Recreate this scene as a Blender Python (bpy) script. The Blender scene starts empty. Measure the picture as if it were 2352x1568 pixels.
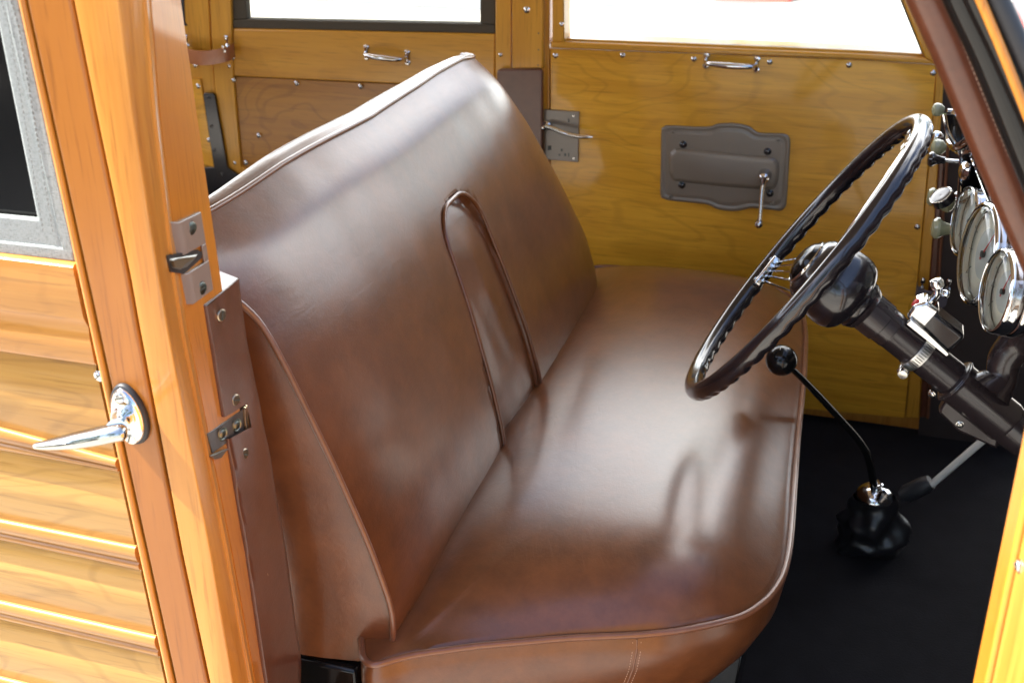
import bpy, math, random
import numpy as np
from mathutils import Vector, Matrix, noise as mnoise
random.seed(4)
sc = bpy.context.scene
COL = sc.collection
# ---------------------------------------------------------------- camera
CAMH = 1.23
TH, PS = math.radians(25.3), math.radians(16.5)
FPX = 2822.0
F = np.array([-math.sin(PS)*math.cos(TH), math.cos(PS)*math.cos(TH), -math.sin(TH)])
R = np.array([math.cos(PS), math.sin(PS), 0.0])
U = np.cross(R, F)
O = np.array([0, 0, CAMH])
cd = bpy.data.cameras.new('camera')
cam = bpy.data.objects.new('camera', cd)
COL.objects.link(cam)
cam.matrix_world = Matrix(((R[0], U[0], -F[0], 0), (R[1], U[1], -F[1], 0), (R[2], U[2], -F[2], CAMH), (0, 0, 0, 1)))
cd.sensor_width = 36
cd.lens = FPX/2352*36
cd.clip_end = 2000
cd.clip_start = .02
cd.dof.use_dof = True
cd.dof.focus_distance = 1.42
cd.dof.aperture_fstop = 9
sc.camera = cam
# ---------------------------------------------------------------- world, sun, exposure
w = bpy.data.worlds.new('World')
sc.world = w
w.use_nodes = True
nt = w.node_tree
sky = nt.nodes.new('ShaderNodeTexSky')
sky.sky_type = 'NISHITA'
sky.dust_density = 2.5
sky.air_density = .8
sky.ozone_density = .6
sky.sun_disc = False
SUN = np.array([-.60, -.075, .79]); SUN /= np.linalg.norm(SUN)
sky.sun_elevation = math.asin(SUN[2])
sky.sun_rotation = math.atan2(SUN[0], SUN[1])
# bright broken cloud, added on the far side only to brighten the seat highlights
_tc = nt.nodes.new('ShaderNodeTexCoord'); _mp = nt.nodes.new('ShaderNodeMapping'); _mp.inputs['Scale'].default_value = (1, 1, 2.6)
_mp.inputs['Location'].default_value = (.35, .2, .1)
_cn = nt.nodes.new('ShaderNodeTexNoise'); _cn.inputs['Scale'].default_value = 2.1; _cn.inputs['Detail'].default_value = 7; _cn.inputs['Roughness'].default_value = .55
_cr = nt.nodes.new('ShaderNodeValToRGB'); _cr.color_ramp.elements[0].position = .42; _cr.color_ramp.elements[1].position = .56
_cm = nt.nodes.new('ShaderNodeMix'); _cm.data_type = 'RGBA'; _cm.inputs[7].default_value = (14.5, 14.4, 14.2, 1)
nt.links.new(_tc.outputs['Generated'], _mp.inputs[0]); nt.links.new(_mp.outputs[0], _cn.inputs['Vector']); nt.links.new(_cn.outputs[0], _cr.inputs[0])
_sp = nt.nodes.new('ShaderNodeSeparateXYZ'); nt.links.new(_tc.outputs['Generated'], _sp.inputs[0])
_mr = nt.nodes.new('ShaderNodeMapRange'); _mr.inputs[1].default_value = .15; _mr.inputs[2].default_value = .6; nt.links.new(_sp.outputs[1], _mr.inputs[0])
_mm = nt.nodes.new('ShaderNodeMath'); _mm.operation = 'MULTIPLY'; nt.links.new(_mr.outputs[0], _mm.inputs[0]); nt.links.new(_cr.outputs[0], _mm.inputs[1])
nt.links.new(_mm.outputs[0], _cm.inputs[0]); nt.links.new(sky.outputs[0], _cm.inputs[6]); nt.links.new(_cm.outputs[2], nt.nodes['Background'].inputs[0])
nt.nodes['Background'].inputs[1].default_value = .13
sd = bpy.data.lights.new('sun', 'SUN')
sd.energy = 5.0
sd.angle = math.radians(.5)
sd.color = (1, .95, .87)
so = bpy.data.objects.new('sun', sd)
COL.objects.link(so)
so.rotation_euler = Vector(SUN).to_track_quat('Z', 'Y').to_euler()
sc.view_settings.view_transform = 'Standard'
sc.view_settings.look = 'None'
sc.view_settings.gamma = 1
sc.view_settings.use_curve_mapping = False
sc.view_settings.exposure = 2.25

# ---------------------------------------------------------------- geometry helpers (coordinates in metres)
def ray(x, y): return F+R*(x-1176)/FPX+U*(784-y)/FPX
def pY(x, y, Y): d = ray(x, y); return O+d*(Y/d[1])
def pX(x, y, X): d = ray(x, y); return O+d*(X/d[0])
def pZ(x, y, Z): d = ray(x, y); return O+d*((Z-CAMH)/d[2])
def nrm(v): v = np.array(v, float); return v/np.linalg.norm(v)
A = lambda *v: np.array(v, float)

def tag(o, label=None, cat=None, group=None, kind=None):
    if label: o['label'] = label
    if cat: o['category'] = cat
    if group: o['group'] = group
    if kind: o['kind'] = kind
    return o
def thing(name, label, cat, loc, group=None):
    o = bpy.data.objects.new(name, None)
    o.empty_display_size = .05
    COL.objects.link(o)
    o.location = loc
    o['base'] = [float(c) for c in loc]
    return tag(o, label, cat, group)
def base(o):
    p = o
    while p is not None:
        if 'base' in p: return np.array(p['base'])
        p = p.parent
    return np.zeros(3)
def mesh(name, V, Fc, mat, parent=None, smooth=True, sharp=35, bevel=0, seg=2, sub=0, label=None):
    b = base(parent) if parent is not None else np.zeros(3)
    me = bpy.data.meshes.new(name)
    me.from_pydata([tuple(np.asarray(v)-b) for v in V], [], [tuple(f) for f in Fc])
    me.validate()
    import bmesh
    bm = bmesh.new(); bm.from_mesh(me)
    bmesh.ops.recalc_face_normals(bm, faces=bm.faces)
    bm.to_mesh(me); bm.free()
    me.materials.append(mat)
    if smooth:
        for p in me.polygons: p.use_smooth = True
        me.set_sharp_from_angle(angle=math.radians(sharp))
    o = bpy.data.objects.new(name, me)
    COL.objects.link(o)
    if parent is not None: o.parent = parent
    if bevel:
        m = o.modifiers.new('bevel', 'BEVEL'); m.width = bevel; m.segments = seg; m.limit_method = 'ANGLE'
        m.angle_limit = math.radians(32); m.harden_normals = False
    if sub:
        m = o.modifiers.new('sub', 'SUBSURF'); m.levels = sub; m.render_levels = sub
    if label: o['label'] = label
    return o
class MB:
    def __init__(s): s.V = []; s.F = []
    def add(s, V, Fc):
        n = len(s.V); s.V += [np.asarray(v, float) for v in V]; s.F += [tuple(i+n for i in f) for f in Fc]
        return s
    def build(s, name, mat, parent=None, **k): return mesh(name, s.V, s.F, mat, parent, **k)
def g_prism(pts, vec):
    n = len(pts); V = [np.asarray(p, float) for p in pts]+[np.asarray(p, float)+vec for p in pts]
    Fc = [tuple(range(n)), tuple(range(2*n-1, n-1, -1))]+[(i, (i+1) % n, n+(i+1) % n, n+i) for i in range(n)]
    return V, Fc
def g_grid(rows, cr=False, cc=False, capr=False):
    nr, nc = len(rows), len(rows[0]); V = [p for r in rows for p in r]; Fc = []
    for i in range(nr if cr else nr-1):
        for j in range(nc if cc else nc-1):
            a, b = i, (i+1) % nr; c, d = j, (j+1) % nc
            Fc.append((a*nc+c, a*nc+d, b*nc+d, b*nc+c))
    if capr:
        Fc.append(tuple(range(nc))); Fc.append(tuple((nr-1)*nc+j for j in reversed(range(nc))))
    return V, Fc
def frame(n):
    n = nrm(n); a = A(0, 0, 1) if abs(n[2]) < .9 else A(1, 0, 0)
    u = nrm(np.cross(a, n)); return u, np.cross(n, u), n
def g_lathe(prof, c, n, seg=40, a0=0):
    u, v, n = frame(n); c = np.asarray(c, float)
    rows = []
    for r, h in prof:
        rows.append([c+n*h+(u*math.cos(t)+v*math.sin(t))*max(r, 1e-5) for t in [a0+2*math.pi*k/seg for k in range(seg)]])
    return g_grid(rows, cc=True, capr=True)
def spline(pts, n=8, closed=False):
    P = [np.asarray(p, float) for p in pts]; out = []; m = len(P)
    for i in range(m if closed else m-1):
        if closed: p0, p1, p2, p3 = P[(i-1) % m], P[i], P[(i+1) % m], P[(i+2) % m]
        else: p0, p1, p2, p3 = P[max(i-1, 0)], P[i], P[i+1], P[min(i+2, m-1)]
        for k in range(n):
            t = k/n
            out.append(.5*((2*p1)+(p2-p0)*t+(2*p0-5*p1+4*p2-p3)*t*t+(3*p1-p0-3*p2+p3)*t**3))
    if not closed: out.append(P[-1])
    return out
def g_tube(pts, r, seg=12, closed=False, flat=1.0, up=None):
    P = [np.asarray(p, float) for p in pts]; n = len(P)
    rr = r if hasattr(r, '__len__') else [r]*n
    T = []
    for i in range(n):
        a = P[(i-1) % n] if closed or i else P[0]; b = P[(i+1) % n] if closed or i < n-1 else P[-1]
        T.append(nrm(b-a))
    u = nrm(np.cross(T[0], up)) if up is not None else frame(T[0])[0]
    rows = []
    for i in range(n):
        u = nrm(u-T[i]*np.dot(u, T[i])); v = np.cross(T[i], u)
        rows.append([P[i]+(u*math.cos(a)+v*math.sin(a)*flat)*rr[i] for a in [2*math.pi*k/seg for k in range(seg)]])
    return g_grid(rows, cr=closed, cc=True, capr=not closed)
def g_box(c, s, ax=None):
    ax = ax or (A(1, 0, 0), A(0, 1, 0), A(0, 0, 1)); c = np.asarray(c, float)
    V = [c+ax[0]*s[0]/2*i+ax[1]*s[1]/2*j+ax[2]*s[2]/2*k for i in (-1, 1) for j in (-1, 1) for k in (-1, 1)]
    return V, [(0, 1, 3, 2), (4, 6, 7, 5), (0, 4, 5, 1), (2, 3, 7, 6), (0, 2, 6, 4), (1, 5, 7, 3)]
def slabY(name, px, Y, th, mat, parent, bevel=.0015, **k):
    """outline on the plane y=Y, thickness th towards +y"""
    V, Fc = g_prism([pY(x, y, Y) for x, y in px], A(0, th, 0))
    return mesh(name, V, Fc, mat, parent, bevel=bevel, **k)
def itp(x, xs, ys): return float(np.interp(x, xs, ys))
def sstep(a, b, x):
    t = min(1, max(0, (x-a)/(b-a))); return t*t*(3-2*t)

# ---------------------------------------------------------------- materials
def mat_new(name):
    m = bpy.data.materials.new(name); m.use_nodes = True
    return m, m.node_tree, m.node_tree.nodes['Principled BSDF']
def setp(b, **k):
    for a, v in k.items():
        i = b.inputs[a.replace('_', ' ')]
        i.default_value = (*v, 1) if isinstance(v, tuple) and len(v) == 3 else v
def N(t, typ, **k):
    n = t.nodes.new(typ)
    for a, v in k.items(): setattr(n, a, v)
    return n
def ramp(t, src, stops):
    r = N(t, 'ShaderNodeValToRGB'); e = r.color_ramp.elements
    e[0].position, e[0].color = stops[0][0], (*stops[0][1], 1)
    e[1].position, e[1].color = stops[-1][0], (*stops[-1][1], 1)
    for p, c in stops[1:-1]:
        q = e.new(p); q.color = (*c, 1)
    t.links.new(src, r.inputs[0]); return r.outputs[0]
def mixc(t, a, b, f, blend='MIX'):
    m = N(t, 'ShaderNodeMix', data_type='RGBA', blend_type=blend)
    for s, v in ((m.inputs[6], a), (m.inputs[7], b)):
        if isinstance(v, tuple): s.default_value = (*v, 1)
        else: t.links.new(v, s)
    if isinstance(f, (int, float)): m.inputs[0].default_value = f
    else: t.links.new(f, m.inputs[0])
    return m.outputs[2]
def noise(t, co, sc_, det=4, rough=.5, dist=0):
    n = N(t, 'ShaderNodeTexNoise'); n.inputs['Scale'].default_value = sc_; n.inputs['Detail'].default_value = det
    n.inputs['Roughness'].default_value = rough; n.inputs['Distortion'].default_value = dist
    t.links.new(co, n.inputs['Vector']); return n.outputs[0]
def mapping(t, co, scale, rot=(0, 0, 0), loc=(0, 0, 0)):
    m = N(t, 'ShaderNodeMapping'); m.inputs['Scale'].default_value = scale; m.inputs['Rotation'].default_value = rot
    m.inputs['Location'].default_value = loc; t.links.new(co, m.inputs[0]); return m.outputs[0]
def bump(t, b, h, strength, dist=.001, prev=None):
    n = N(t, 'ShaderNodeBump'); n.inputs['Strength'].default_value = strength; n.inputs['Distance'].default_value = dist
    t.links.new(h, n.inputs['Height'])
    if prev: t.links.new(prev, n.inputs['Normal'])
    t.links.new(n.outputs[0], b.inputs['Normal']); return n.outputs[0]
def plain(name, col, rough=.5, metal=0, coat=0, coat_rough=.05, bumpsc=0, bumps=.2, var=0):
    m, t, b = mat_new(name)
    setp(b, Base_Color=col, Roughness=rough, Metallic=metal, Coat_Weight=coat, Coat_Roughness=coat_rough)
    co = N(t, 'ShaderNodeTexCoord').outputs['Object']
    if bumpsc: bump(t, b, noise(t, co, bumpsc, 5), bumps, .0006)
    v = noise(t, co, 18, 6, .6)
    if var:
        t.links.new(mixc(t, tuple(c*(1-var) for c in col), tuple(min(1, c*(1+var)) for c in col), v), b.inputs['Base Color'])
    r = N(t, 'ShaderNodeMapRange'); t.links.new(v, r.inputs[0])
    r.inputs[3].default_value = rough*.85; r.inputs[4].default_value = min(1, rough*1.2+.01)
    t.links.new(r.outputs[0], b.inputs['Roughness'])
    return m
def wood(name, light, dark, axis='Z', figure=0.0, rough=.35, coat=.9, coat_rough=.08, seed=0, fscale=5.0, streak=.5, dirt=.35):
    m, t, b = mat_new(name)
    setp(b, Roughness=rough, Coat_Weight=coat*.8, Coat_Roughness=coat_rough)
    b.inputs['Coat IOR'].default_value = 1.4
    b.inputs['Specular IOR Level'].default_value = .25
    co = N(t, 'ShaderNodeTexCoord').outputs['Object']
    ai = 'XYZ'.index(axis)
    s1 = [70.0]*3; s1[ai] = 2.2
    s2 = [320.0]*3; s2[ai] = 14
    s3 = [9.0]*3; s3[ai] = 1.6
    n1 = noise(t, mapping(t, co, s1, loc=(seed, seed*.7, 0)), 1, 5, .6, .6)
    n2 = noise(t, mapping(t, co, s2, loc=(seed, 0, 0)), 1, 3, .6)
    n3 = noise(t, mapping(t, co, s3, loc=(seed*1.3, 2, 1)), 1, 3, .5, .4)
    mid = tuple((a+c)/2 for a, c in zip(light, dark))
    c1 = ramp(t, n1, [(.3, dark), (.5, mid), (.68, light)])
    c3 = ramp(t, n3, [(.32, dark), (.62, light)])
    c = mixc(t, c3, c1, streak)
    if figure:
        s4 = [fscale]*3; s4[ai] = fscale*.35
        wv = N(t, 'ShaderNodeTexNoise'); wv.inputs['Scale'].default_value = 1; wv.inputs['Detail'].default_value = 2.2
        wv.inputs['Distortion'].default_value = .7
        t.links.new(mapping(t, co, s4, loc=(seed, seed, seed)), wv.inputs['Vector'])
        mul = N(t, 'ShaderNodeMath', operation='MULTIPLY'); mul.inputs[1].default_value = 85
        t.links.new(wv.outputs[0], mul.inputs[0])
        sn = N(t, 'ShaderNodeMath', operation='SINE'); t.links.new(mul.outputs[0], sn.inputs[0])
        fr = N(t, 'ShaderNodeMapRange'); t.links.new(sn.outputs[0], fr.inputs[0])
        fr.inputs[1].default_value = .62; fr.inputs[2].default_value = 1.0; fr.inputs[3].default_value = 0; fr.inputs[4].default_value = figure
        c = mixc(t, c, tuple(x*.55 for x in dark), fr.outputs[0])
    pores = ramp(t, n2, [(.30, (.55, .5, .45)), (.46, (1, 1, 1))])
    c = mixc(t, c, pores, .55, 'MULTIPLY')
    # dark weathered marks
    d = noise(t, mapping(t, co, [x*.5 for x in s1], loc=(5+seed, 1, 3)), 1, 6, .7)
    dm = ramp(t, d, [(.24, (.35, .22, .15)), (.36, (1, 1, 1))])
    c = mixc(t, c, dm, dirt, 'MULTIPLY')
    t.links.new(c, b.inputs['Base Color'])
    bump(t, b, n1, .12, .0008)
    bb = N(t, 'ShaderNodeBump'); bb.inputs['Strength'].default_value = .05; bb.inputs['Distance'].default_value = .001
    t.links.new(n3, bb.inputs['Height']); t.links.new(bb.outputs[0], b.inputs['Coat Normal'])
    return m
def leather(name, c1, c2, rough=.30, mott=7.0, coat=.75, crease=1.0, grain=.25):
    m, t, b = mat_new(name)
    setp(b, Roughness=rough, Coat_Weight=coat, Coat_Roughness=.23)
    b.inputs['Specular IOR Level'].default_value = .3
    co = N(t, 'ShaderNodeTexCoord').outputs['Object']
    n1 = noise(t, mapping(t, co, (1, 1, .7)), mott, 6, .62, .8)
    n2 = noise(t, co, mott*4.5, 5, .65)
    c = ramp(t, n1, [(.28, c1), (.72, c2)])
    c = mixc(t, c, ramp(t, n2, [(.3, tuple(x*.75 for x in c1)), (.7, tuple(x*1.15 for x in c2))]), .35)
    t.links.new(c, b.inputs['Base Color'])
    v = N(t, 'ShaderNodeTexVoronoi', feature='DISTANCE_TO_EDGE'); v.inputs['Scale'].default_value = 520
    t.links.new(co, v.inputs['Vector'])
    p = bump(t, b, v.outputs[0], grain*.5, .0004)
    n3 = noise(t, mapping(t, co, (60, 22, 60)), 1, 4, .6, 1.2)
    p = bump(t, b, n3, .25*crease, .0012, p)
    n4 = noise(t, co, 300, 3, .6)
    p = bump(t, b, n4, grain, .0004, p)
    r = N(t, 'ShaderNodeMapRange'); t.links.new(n1, r.inputs[0]); r.inputs[3].default_value = rough*.85; r.inputs[4].default_value = rough*1.2
    t.links.new(r.outputs[0], b.inputs['Roughness'])
    return m
W_ext = wood('honey_maple_exterior', (.55, .255, .046), (.39, .145, .019), 'Z', streak=.65, seed=1, coat_rough=.12)
W_stile = wood('amber_stile_wood', (.33, .118, .015), (.245, .076, .008), 'Z', seed=7, streak=.35, coat_rough=.15, dirt=.2)
W_jamb = wood('orange_jamb_wood', (.54, .215, .027), (.42, .14, .014), 'Z', seed=3, streak=.4, figure=.08, fscale=9)
W_pan = wood('louvre_panel_wood', (.47, .275, .070), (.34, .165, .030), 'X', seed=5, figure=.26, fscale=8, coat_rough=.12)
W_rail = wood('belt_rail_wood', (.47, .22, .040), (.32, .12, .016), 'X', seed=9, figure=.12, fscale=9, dirt=.8)
W_mold = wood('moulding_wood', (.42, .215, .060), (.25, .10, .022), 'X', seed=12, coat_rough=.10, dirt=1.0)
W_ply = wood('golden_plywood', (.82, .42, .038), (.58, .26, .014), 'X', seed=2, figure=.20, fscale=5.0, dirt=.5, streak=.6)
W_ply2 = wood('brown_plywood', (.46, .205, .022), (.31, .115, .009), 'X', seed=14, figure=.32, fscale=7, coat_rough=.14)
W_fr = wood('golden_frame_wood', (.66, .33, .035), (.50, .22, .017), 'Z', seed=4, coat_rough=.1)
W_frx = wood('golden_rail_wood', (.66, .325, .034), (.50, .215, .017), 'X', seed=6, coat_rough=.1, figure=.1)
L_seat = leather('brown_seat_leather', (.082, .027, .0090), (.168, .057, .0170), rough=.33, coat=.72, crease=1.5, grain=.4)
L_pip = leather('piping_leather', (.15, .06, .03), (.19, .078, .038), rough=.3, mott=20, crease=.2)
L_trim = leather('trim_leather', (.090, .031, .015), (.115, .040, .019), rough=.36, mott=12, crease=.8, grain=.5)
L_pill = leather('pillar_leather', (.085, .024, .010), (.12, .036, .015), rough=.38, mott=14, crease=.3)
L_strap = leather('tan_strap_leather', (.33, .11, .04), (.40, .15, .055), rough=.45, mott=20)
M_chrome = plain('chrome', (.70, .70, .69), .05, 1)
M_chrome_d = plain('dull_chrome', (.62, .60, .56), .22, 1)
M_steel = plain('worn_steel', (.34, .34, .32), .38, 1, var=.4, bumpsc=200)
M_screwg = plain('dark_screw', (.16, .17, .14), .35, 1, var=.4)
M_brass = plain('antique_brass', (.42, .34, .24), .35, 1, var=.3)
M_taupe = plain('taupe_enamel', (.22, .165, .130), .38, 0, .4, .2, bumpsc=500, bumps=.08)
M_grey = plain('khaki_grey_enamel', (.20, .165, .120), .33, 0, .5, .15, bumpsc=420, bumps=.25)
M_blackp = plain('black_plastic', (.012, .011, .013), .16, 0, .6, .08)
M_bakelite = plain('dark_wheel_bakelite', (.010, .008, .010), .2, 0, .6, .07, var=.15)
M_colp = plain('dark_column_paint', (.024, .017, .018), .25, 0, .35, .1)
M_gloss = plain('black_gloss_paint', (.006, .006, .006), .1, 0)
M_gloss.node_tree.nodes['Principled BSDF'].inputs['Specular IOR Level'].default_value = .35
M_dash = plain('dark_brown_dash_paint', (.045, .022, .015), .2, 0, 1, .06)
M_rub = plain('black_rubber', (.014, .015, .018), .5)
M_carpet = plain('black_carpet', (.0125, .012, .0135), .97, bumpsc=260, bumps=1.0, var=.6)
M_carpet.node_tree.nodes['Principled BSDF'].inputs['Specular IOR Level'].default_value = .12
M_dark = plain('dark_recess', (.02, .014, .01), .8)
M_kick = plain('dark_kick_panel', (.035, .022, .018), .7, bumpsc=500, bumps=.5)
M_ivory = plain('ivory_plastic', (.27, .28, .17), .22, 0, .5)
M_dial = plain('cream_dial', (.86, .84, .70), .5)
M_blsteel = plain('blackened_steel', (.045, .038, .034), .35, .2, .5, var=.5, bumpsc=150, bumps=.5)
M_dial2 = plain('pale_dial_ring', (.62, .66, .62), .5)
M_red = plain('red_needle', (.6, .03, .02), .4)
M_ink = plain('dial_ink', (.05, .06, .05), .5)
M_suede = plain('grey_suede', (.10, .085, .10), .9, bumpsc=600, bumps=.8, var=.2)
M_stitch = plain('stitch_thread', (.40, .26, .18), .7)
M_bead = plain('dark_joint', (.10, .035, .012), .6)
M_canvas, t_, b_ = mat_new('grey_canvas')
setp(b_, Roughness=.9)
co_ = N(t_, 'ShaderNodeTexCoord').outputs['Object']
va = noise(t_, mapping(t_, co_, (260, 260, 1600)), 1, 2); vb = noise(t_, mapping(t_, co_, (1600, 260, 260)), 1, 2)
mm_ = N(t_, 'ShaderNodeMath', operation='ADD'); t_.links.new(va, mm_.inputs[0]); t_.links.new(vb, mm_.inputs[1])
t_.links.new(ramp(t_, mm_.outputs[0], [(.75, (.13, .145, .14)), (1.2, (.23, .25, .245))]), b_.inputs['Base Color'])
bump(t_, b_, mm_.outputs[0], .5, .0005)
M_canvd = plain('brown_canvas', (.07, .055, .035), .85, bumpsc=700, bumps=.5, var=.2)
M_glass, t_, b_ = mat_new('window_glass')
nt_ = t_
tr = N(nt_, 'ShaderNodeBsdfTransparent'); gl = N(nt_, 'ShaderNodeBsdfGlossy'); gl.inputs['Roughness'].default_value = .0
fr_ = N(nt_, 'ShaderNodeFresnel'); fr_.inputs[0].default_value = 1.5; mx_ = N(nt_, 'ShaderNodeMixShader')
tr.inputs[0].default_value = (.93, .95, .94, 1)
nt_.links.new(fr_.outputs[0], mx_.inputs[0]); nt_.links.new(tr.outputs[0], mx_.inputs[1]); nt_.links.new(gl.outputs[0], mx_.inputs[2])
nt_.links.new(mx_.outputs[0], nt_.nodes['Material Output'].inputs[0])

# ================================================================ SETTING
YF = 2.30
def ground_mat():
    m, t, b = mat_new('sunlit_pavement'); setp(b, Roughness=.9)
    co = N(t, 'ShaderNodeTexCoord').outputs['Object']
    a = noise(t, mapping(t, co, (.35, .8, 1)), 1, 6, .6, 1.0); c = noise(t, co, 40, 5, .6)
    t.links.new(mixc(t, ramp(t, a, [(.38, (.17, .165, .155)), (.5, (.27, .255, .225)), (.62, (.36, .34, .30))]),
                     ramp(t, c, [(.3, (.7, .7, .7)), (.7, (1, 1, 1))]), .4, 'MULTIPLY'), b.inputs['Base Color'])
    bump(t, b, c, .4, .01); return m
g = mesh('ground', [A(-300, -300, -.5), A(300, -300, -.5), A(300, 300, -.5), A(-300, 300, -.5)], [(0, 1, 2, 3)], ground_mat(), smooth=False)
g['kind'] = 'structure'
# far kerb and lane behind the windows
M_asph = plain('asphalt', (.10, .105, .11), .9, bumpsc=60, bumps=.5, var=.3)
o = mesh('road', [A(-60, 9.6, -.496), A(-3.0, 9.1, -.496), A(1.0, 10.9, -.496), A(60, 15.4, -.496), A(60, 19.5, -.496), A(-60, 13.5, -.496)], [(0, 1, 2, 3, 4, 5)], M_asph, smooth=False)
o['kind'] = 'structure'
# red blanket lying outside
rows = []
for i in range(25):
    r_ = []
    for j in range(25):
        x, y = i/24, j/24
        e = min(x, 1-x, y, 1-y)
        z = .10*sstep(0, .06, e)+.10*mnoise.noise(Vector((x*5, y*4, 2)))*sstep(0, .2, e)
        r_.append(A(-1.30+x*.60, 10.02+y*1.6+.1*x, -.5+max(0.004, z)))
    rows.append(r_)
V_, F_ = g_grid(rows)
M_redc = plain('red_cloth', (.62, .06, .04), .8, bumpsc=30, bumps=.6, var=.25)
o = mesh('blanket', V_, F_, M_redc)
tag(o, 'blurred red cloth lying on the pale ground beyond the front door window', 'blanket')
# trees round the parking place (far off, mirrored in the chrome and leather)
M_leaf = plain('tree_leaves', (.07, .11, .02), .6, var=.5)
M_trunk = plain('tree_bark', (.09, .06, .04), .9, bumpsc=30, bumps=.8)
def tree(x, y, h, lab, seed):
    rnd = random.Random(seed)
    t = thing('tree', lab, 'tree', (x, y, -.5), 'trees around the parking place')
    pts = [A(x, y, -.5), A(x+.1, y, h*.3), A(x, y+.2, h*.6), A(x-.1, y, h*.85)]
    V, Fc = g_tube(spline(pts, 4), [.28-.018*k for k in range(13)], 8)
    mesh('trunk', V, Fc, M_trunk, t)
    V = []; Fc = []
    cl = [(A(x+rnd.gauss(0, h*.17), y+rnd.gauss(0, h*.17), h*rnd.uniform(.4, .92)), rnd.uniform(.12, .22)*h) for _ in range(12)]
    for k in range(2600):
        c, rr = rnd.choice(cl)
        d = nrm([rnd.gauss(0, 1) for _ in range(3)]); p = c+d*rr*rnd.uniform(.6, 1)
        a = nrm([rnd.gauss(0, 1) for _ in range(3)])*.2; b2 = nrm([rnd.gauss(0, 1) for _ in range(3)])*.14
        n = len(V); V += [p-a, p+b2, p+a, p-b2]; Fc.append((n, n+1, n+2, n+3))
    mesh('crown', V, Fc, M_leaf, t, smooth=False)
for k, (x, y, h) in enumerate([(-14, 24, 8), (-3, 27, 9), (8, 25, 8.5), (19, 22, 8), (30, 12, 9), (-11, -13, 8.5), (-1.5, -11, 8), (8, -12, 8)]):
    tree(x, y, h, 'leafy green tree standing '+['far left beyond the car', 'left of centre beyond the car', 'right of centre beyond the car', 'to the right beyond the car', 'far to the right ahead of the car', 'behind the camera to the left', 'directly behind the camera', 'behind the camera to the right'][k], k)
# floor
mb = MB()
mb.add(*g_box((-.90, 1.62, -.02), (2.6, 1.42, .04)))
o = mb.build('floor', M_carpet); o['kind'] = 'structure'
# toe board
V, Fc = g_prism([A(.40, .93, .0), A(.66, .93, .30), A(.66, .93, .34), A(.40, .93, .002)], A(0, 1.36, 0))
o = mesh('firewall', V, Fc, M_carpet); o['kind'] = 'structure'
V, Fc = g_box((.68, 1.6, .45), (.03, 1.36, .6)); o = mesh('bulkhead', V, Fc, M_dark); o['kind'] = 'structure'
# roof (above the frame)
M_roof = plain('roof_lining', (.40, .30, .19), .7, var=.1)
V, Fc = g_box((-1.13, 1.62, 1.36), (2.3, 1.46, .05)); o = mesh('ceiling', V, Fc, M_roof, bevel=.015); o['kind'] = 'structure'
V, Fc = g_box((-2.22, 1.62, .40), (.05, 1.36, .9)); o = mesh('wall', V, Fc, W_ply2); o['kind'] = 'structure'; tag(o, 'plywood tailgate panel closing the rear of the cabin', 'wall')

# ================================================================ SCREWS
def screw_mesh(r, h, slot=True):
    prof = [(r*1.25, 0), (r*1.25, h*.2), (r, h*.35), (r*.97, h*.55), (r*.8, h*.8), (r*.45, h), (0, h*1.04)]
    return prof
def screw(parent, c, n, r=.0042, h=.0028, mat=None, name='screw', slot=0.6, washer=True):
    c = np.asarray(c, float); u, v, n = frame(n); mb = MB()
    mb.add(*g_lathe(screw_mesh(r, h) if washer else [(r, 0), (r, h*.5), (r*.85, h*.9), (0, h)], c, n, 16))
    nf = len(mb.F)
    if slot:
        a = random.uniform(0, 3.1); d = u*math.cos(a)+v*math.sin(a); e = np.cross(n, d)
        mb.add(*g_box(c+n*(h*.98 if washer else h*.93), (r*1.5, r*.26, h*.22), (d, e, n)))
    o = mb.build(name, mat or M_chrome, parent)
    if slot:
        o.data.materials.append(M_ink)
        for p in list(o.data.polygons)[nf:]: p.material_index = 1
    return o
NY = A(0, -1, 0)

# ================================================================ NEAR REAR DOOR (outside face)
YE = .80
rd = thing('rear_door', 'closed rear door at the left, honey wood outside with louvred panels and chrome handle', 'car door', (-.75, .82, .0))
def edA(y): return 38+344*y/1568          # left edge of bead
def gapx(y): return itp(y, [-80, 0, 255, 640, 752, 1272, 1568, 1680], [150, 166, 217, 297, 317, 416, 479, 502])
rowsY = [-80, 0, 255, 640, 752, 1272, 1568, 1660]
def vstrip(name, fl, fr, Y, th, mat, parent, bevel=.003, **k):
    L = [pY(fl(y), y, Y) for y in rowsY]; Rr = [pY(fr(y), y, Y) for y in rowsY]
    for q in (L, Rr): q.insert(0, q[0]+(q[0]-q[1])*1.9); q.append(q[-1]+(q[-1]-q[-2])*5)
    n = len(L); V = []
    for i in range(n):
        V += [L[i], Rr[i], Rr[i]+A(0, th, 0), L[i]+A(0, th, 0)]
    Fc = []
    for i in range(n-1):
        for j in range(4): Fc.append((i*4+j, i*4+(j+1) % 4, i*4+4+(j+1) % 4, i*4+4+j))
    Fc += [(0, 1, 2, 3), tuple((n-1)*4+j for j in (3, 2, 1, 0))]
    return mesh(name, V, Fc, mat, parent, bevel=bevel, seg=3, **k)
vstrip('stile', lambda y: edA(y)+21, lambda y: gapx(y)-3, YE, .045, W_stile, rd)
vstrip('bead', lambda y: edA(y), lambda y: edA(y)+15, YE-.001, .02, W_jamb, rd, bevel=.0035)
vstrip('joint_shadow_gap', lambda y: edA(y)+8, lambda y: gapx(y)+10, YE+.012, .05, M_bead, rd, bevel=0)
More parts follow.
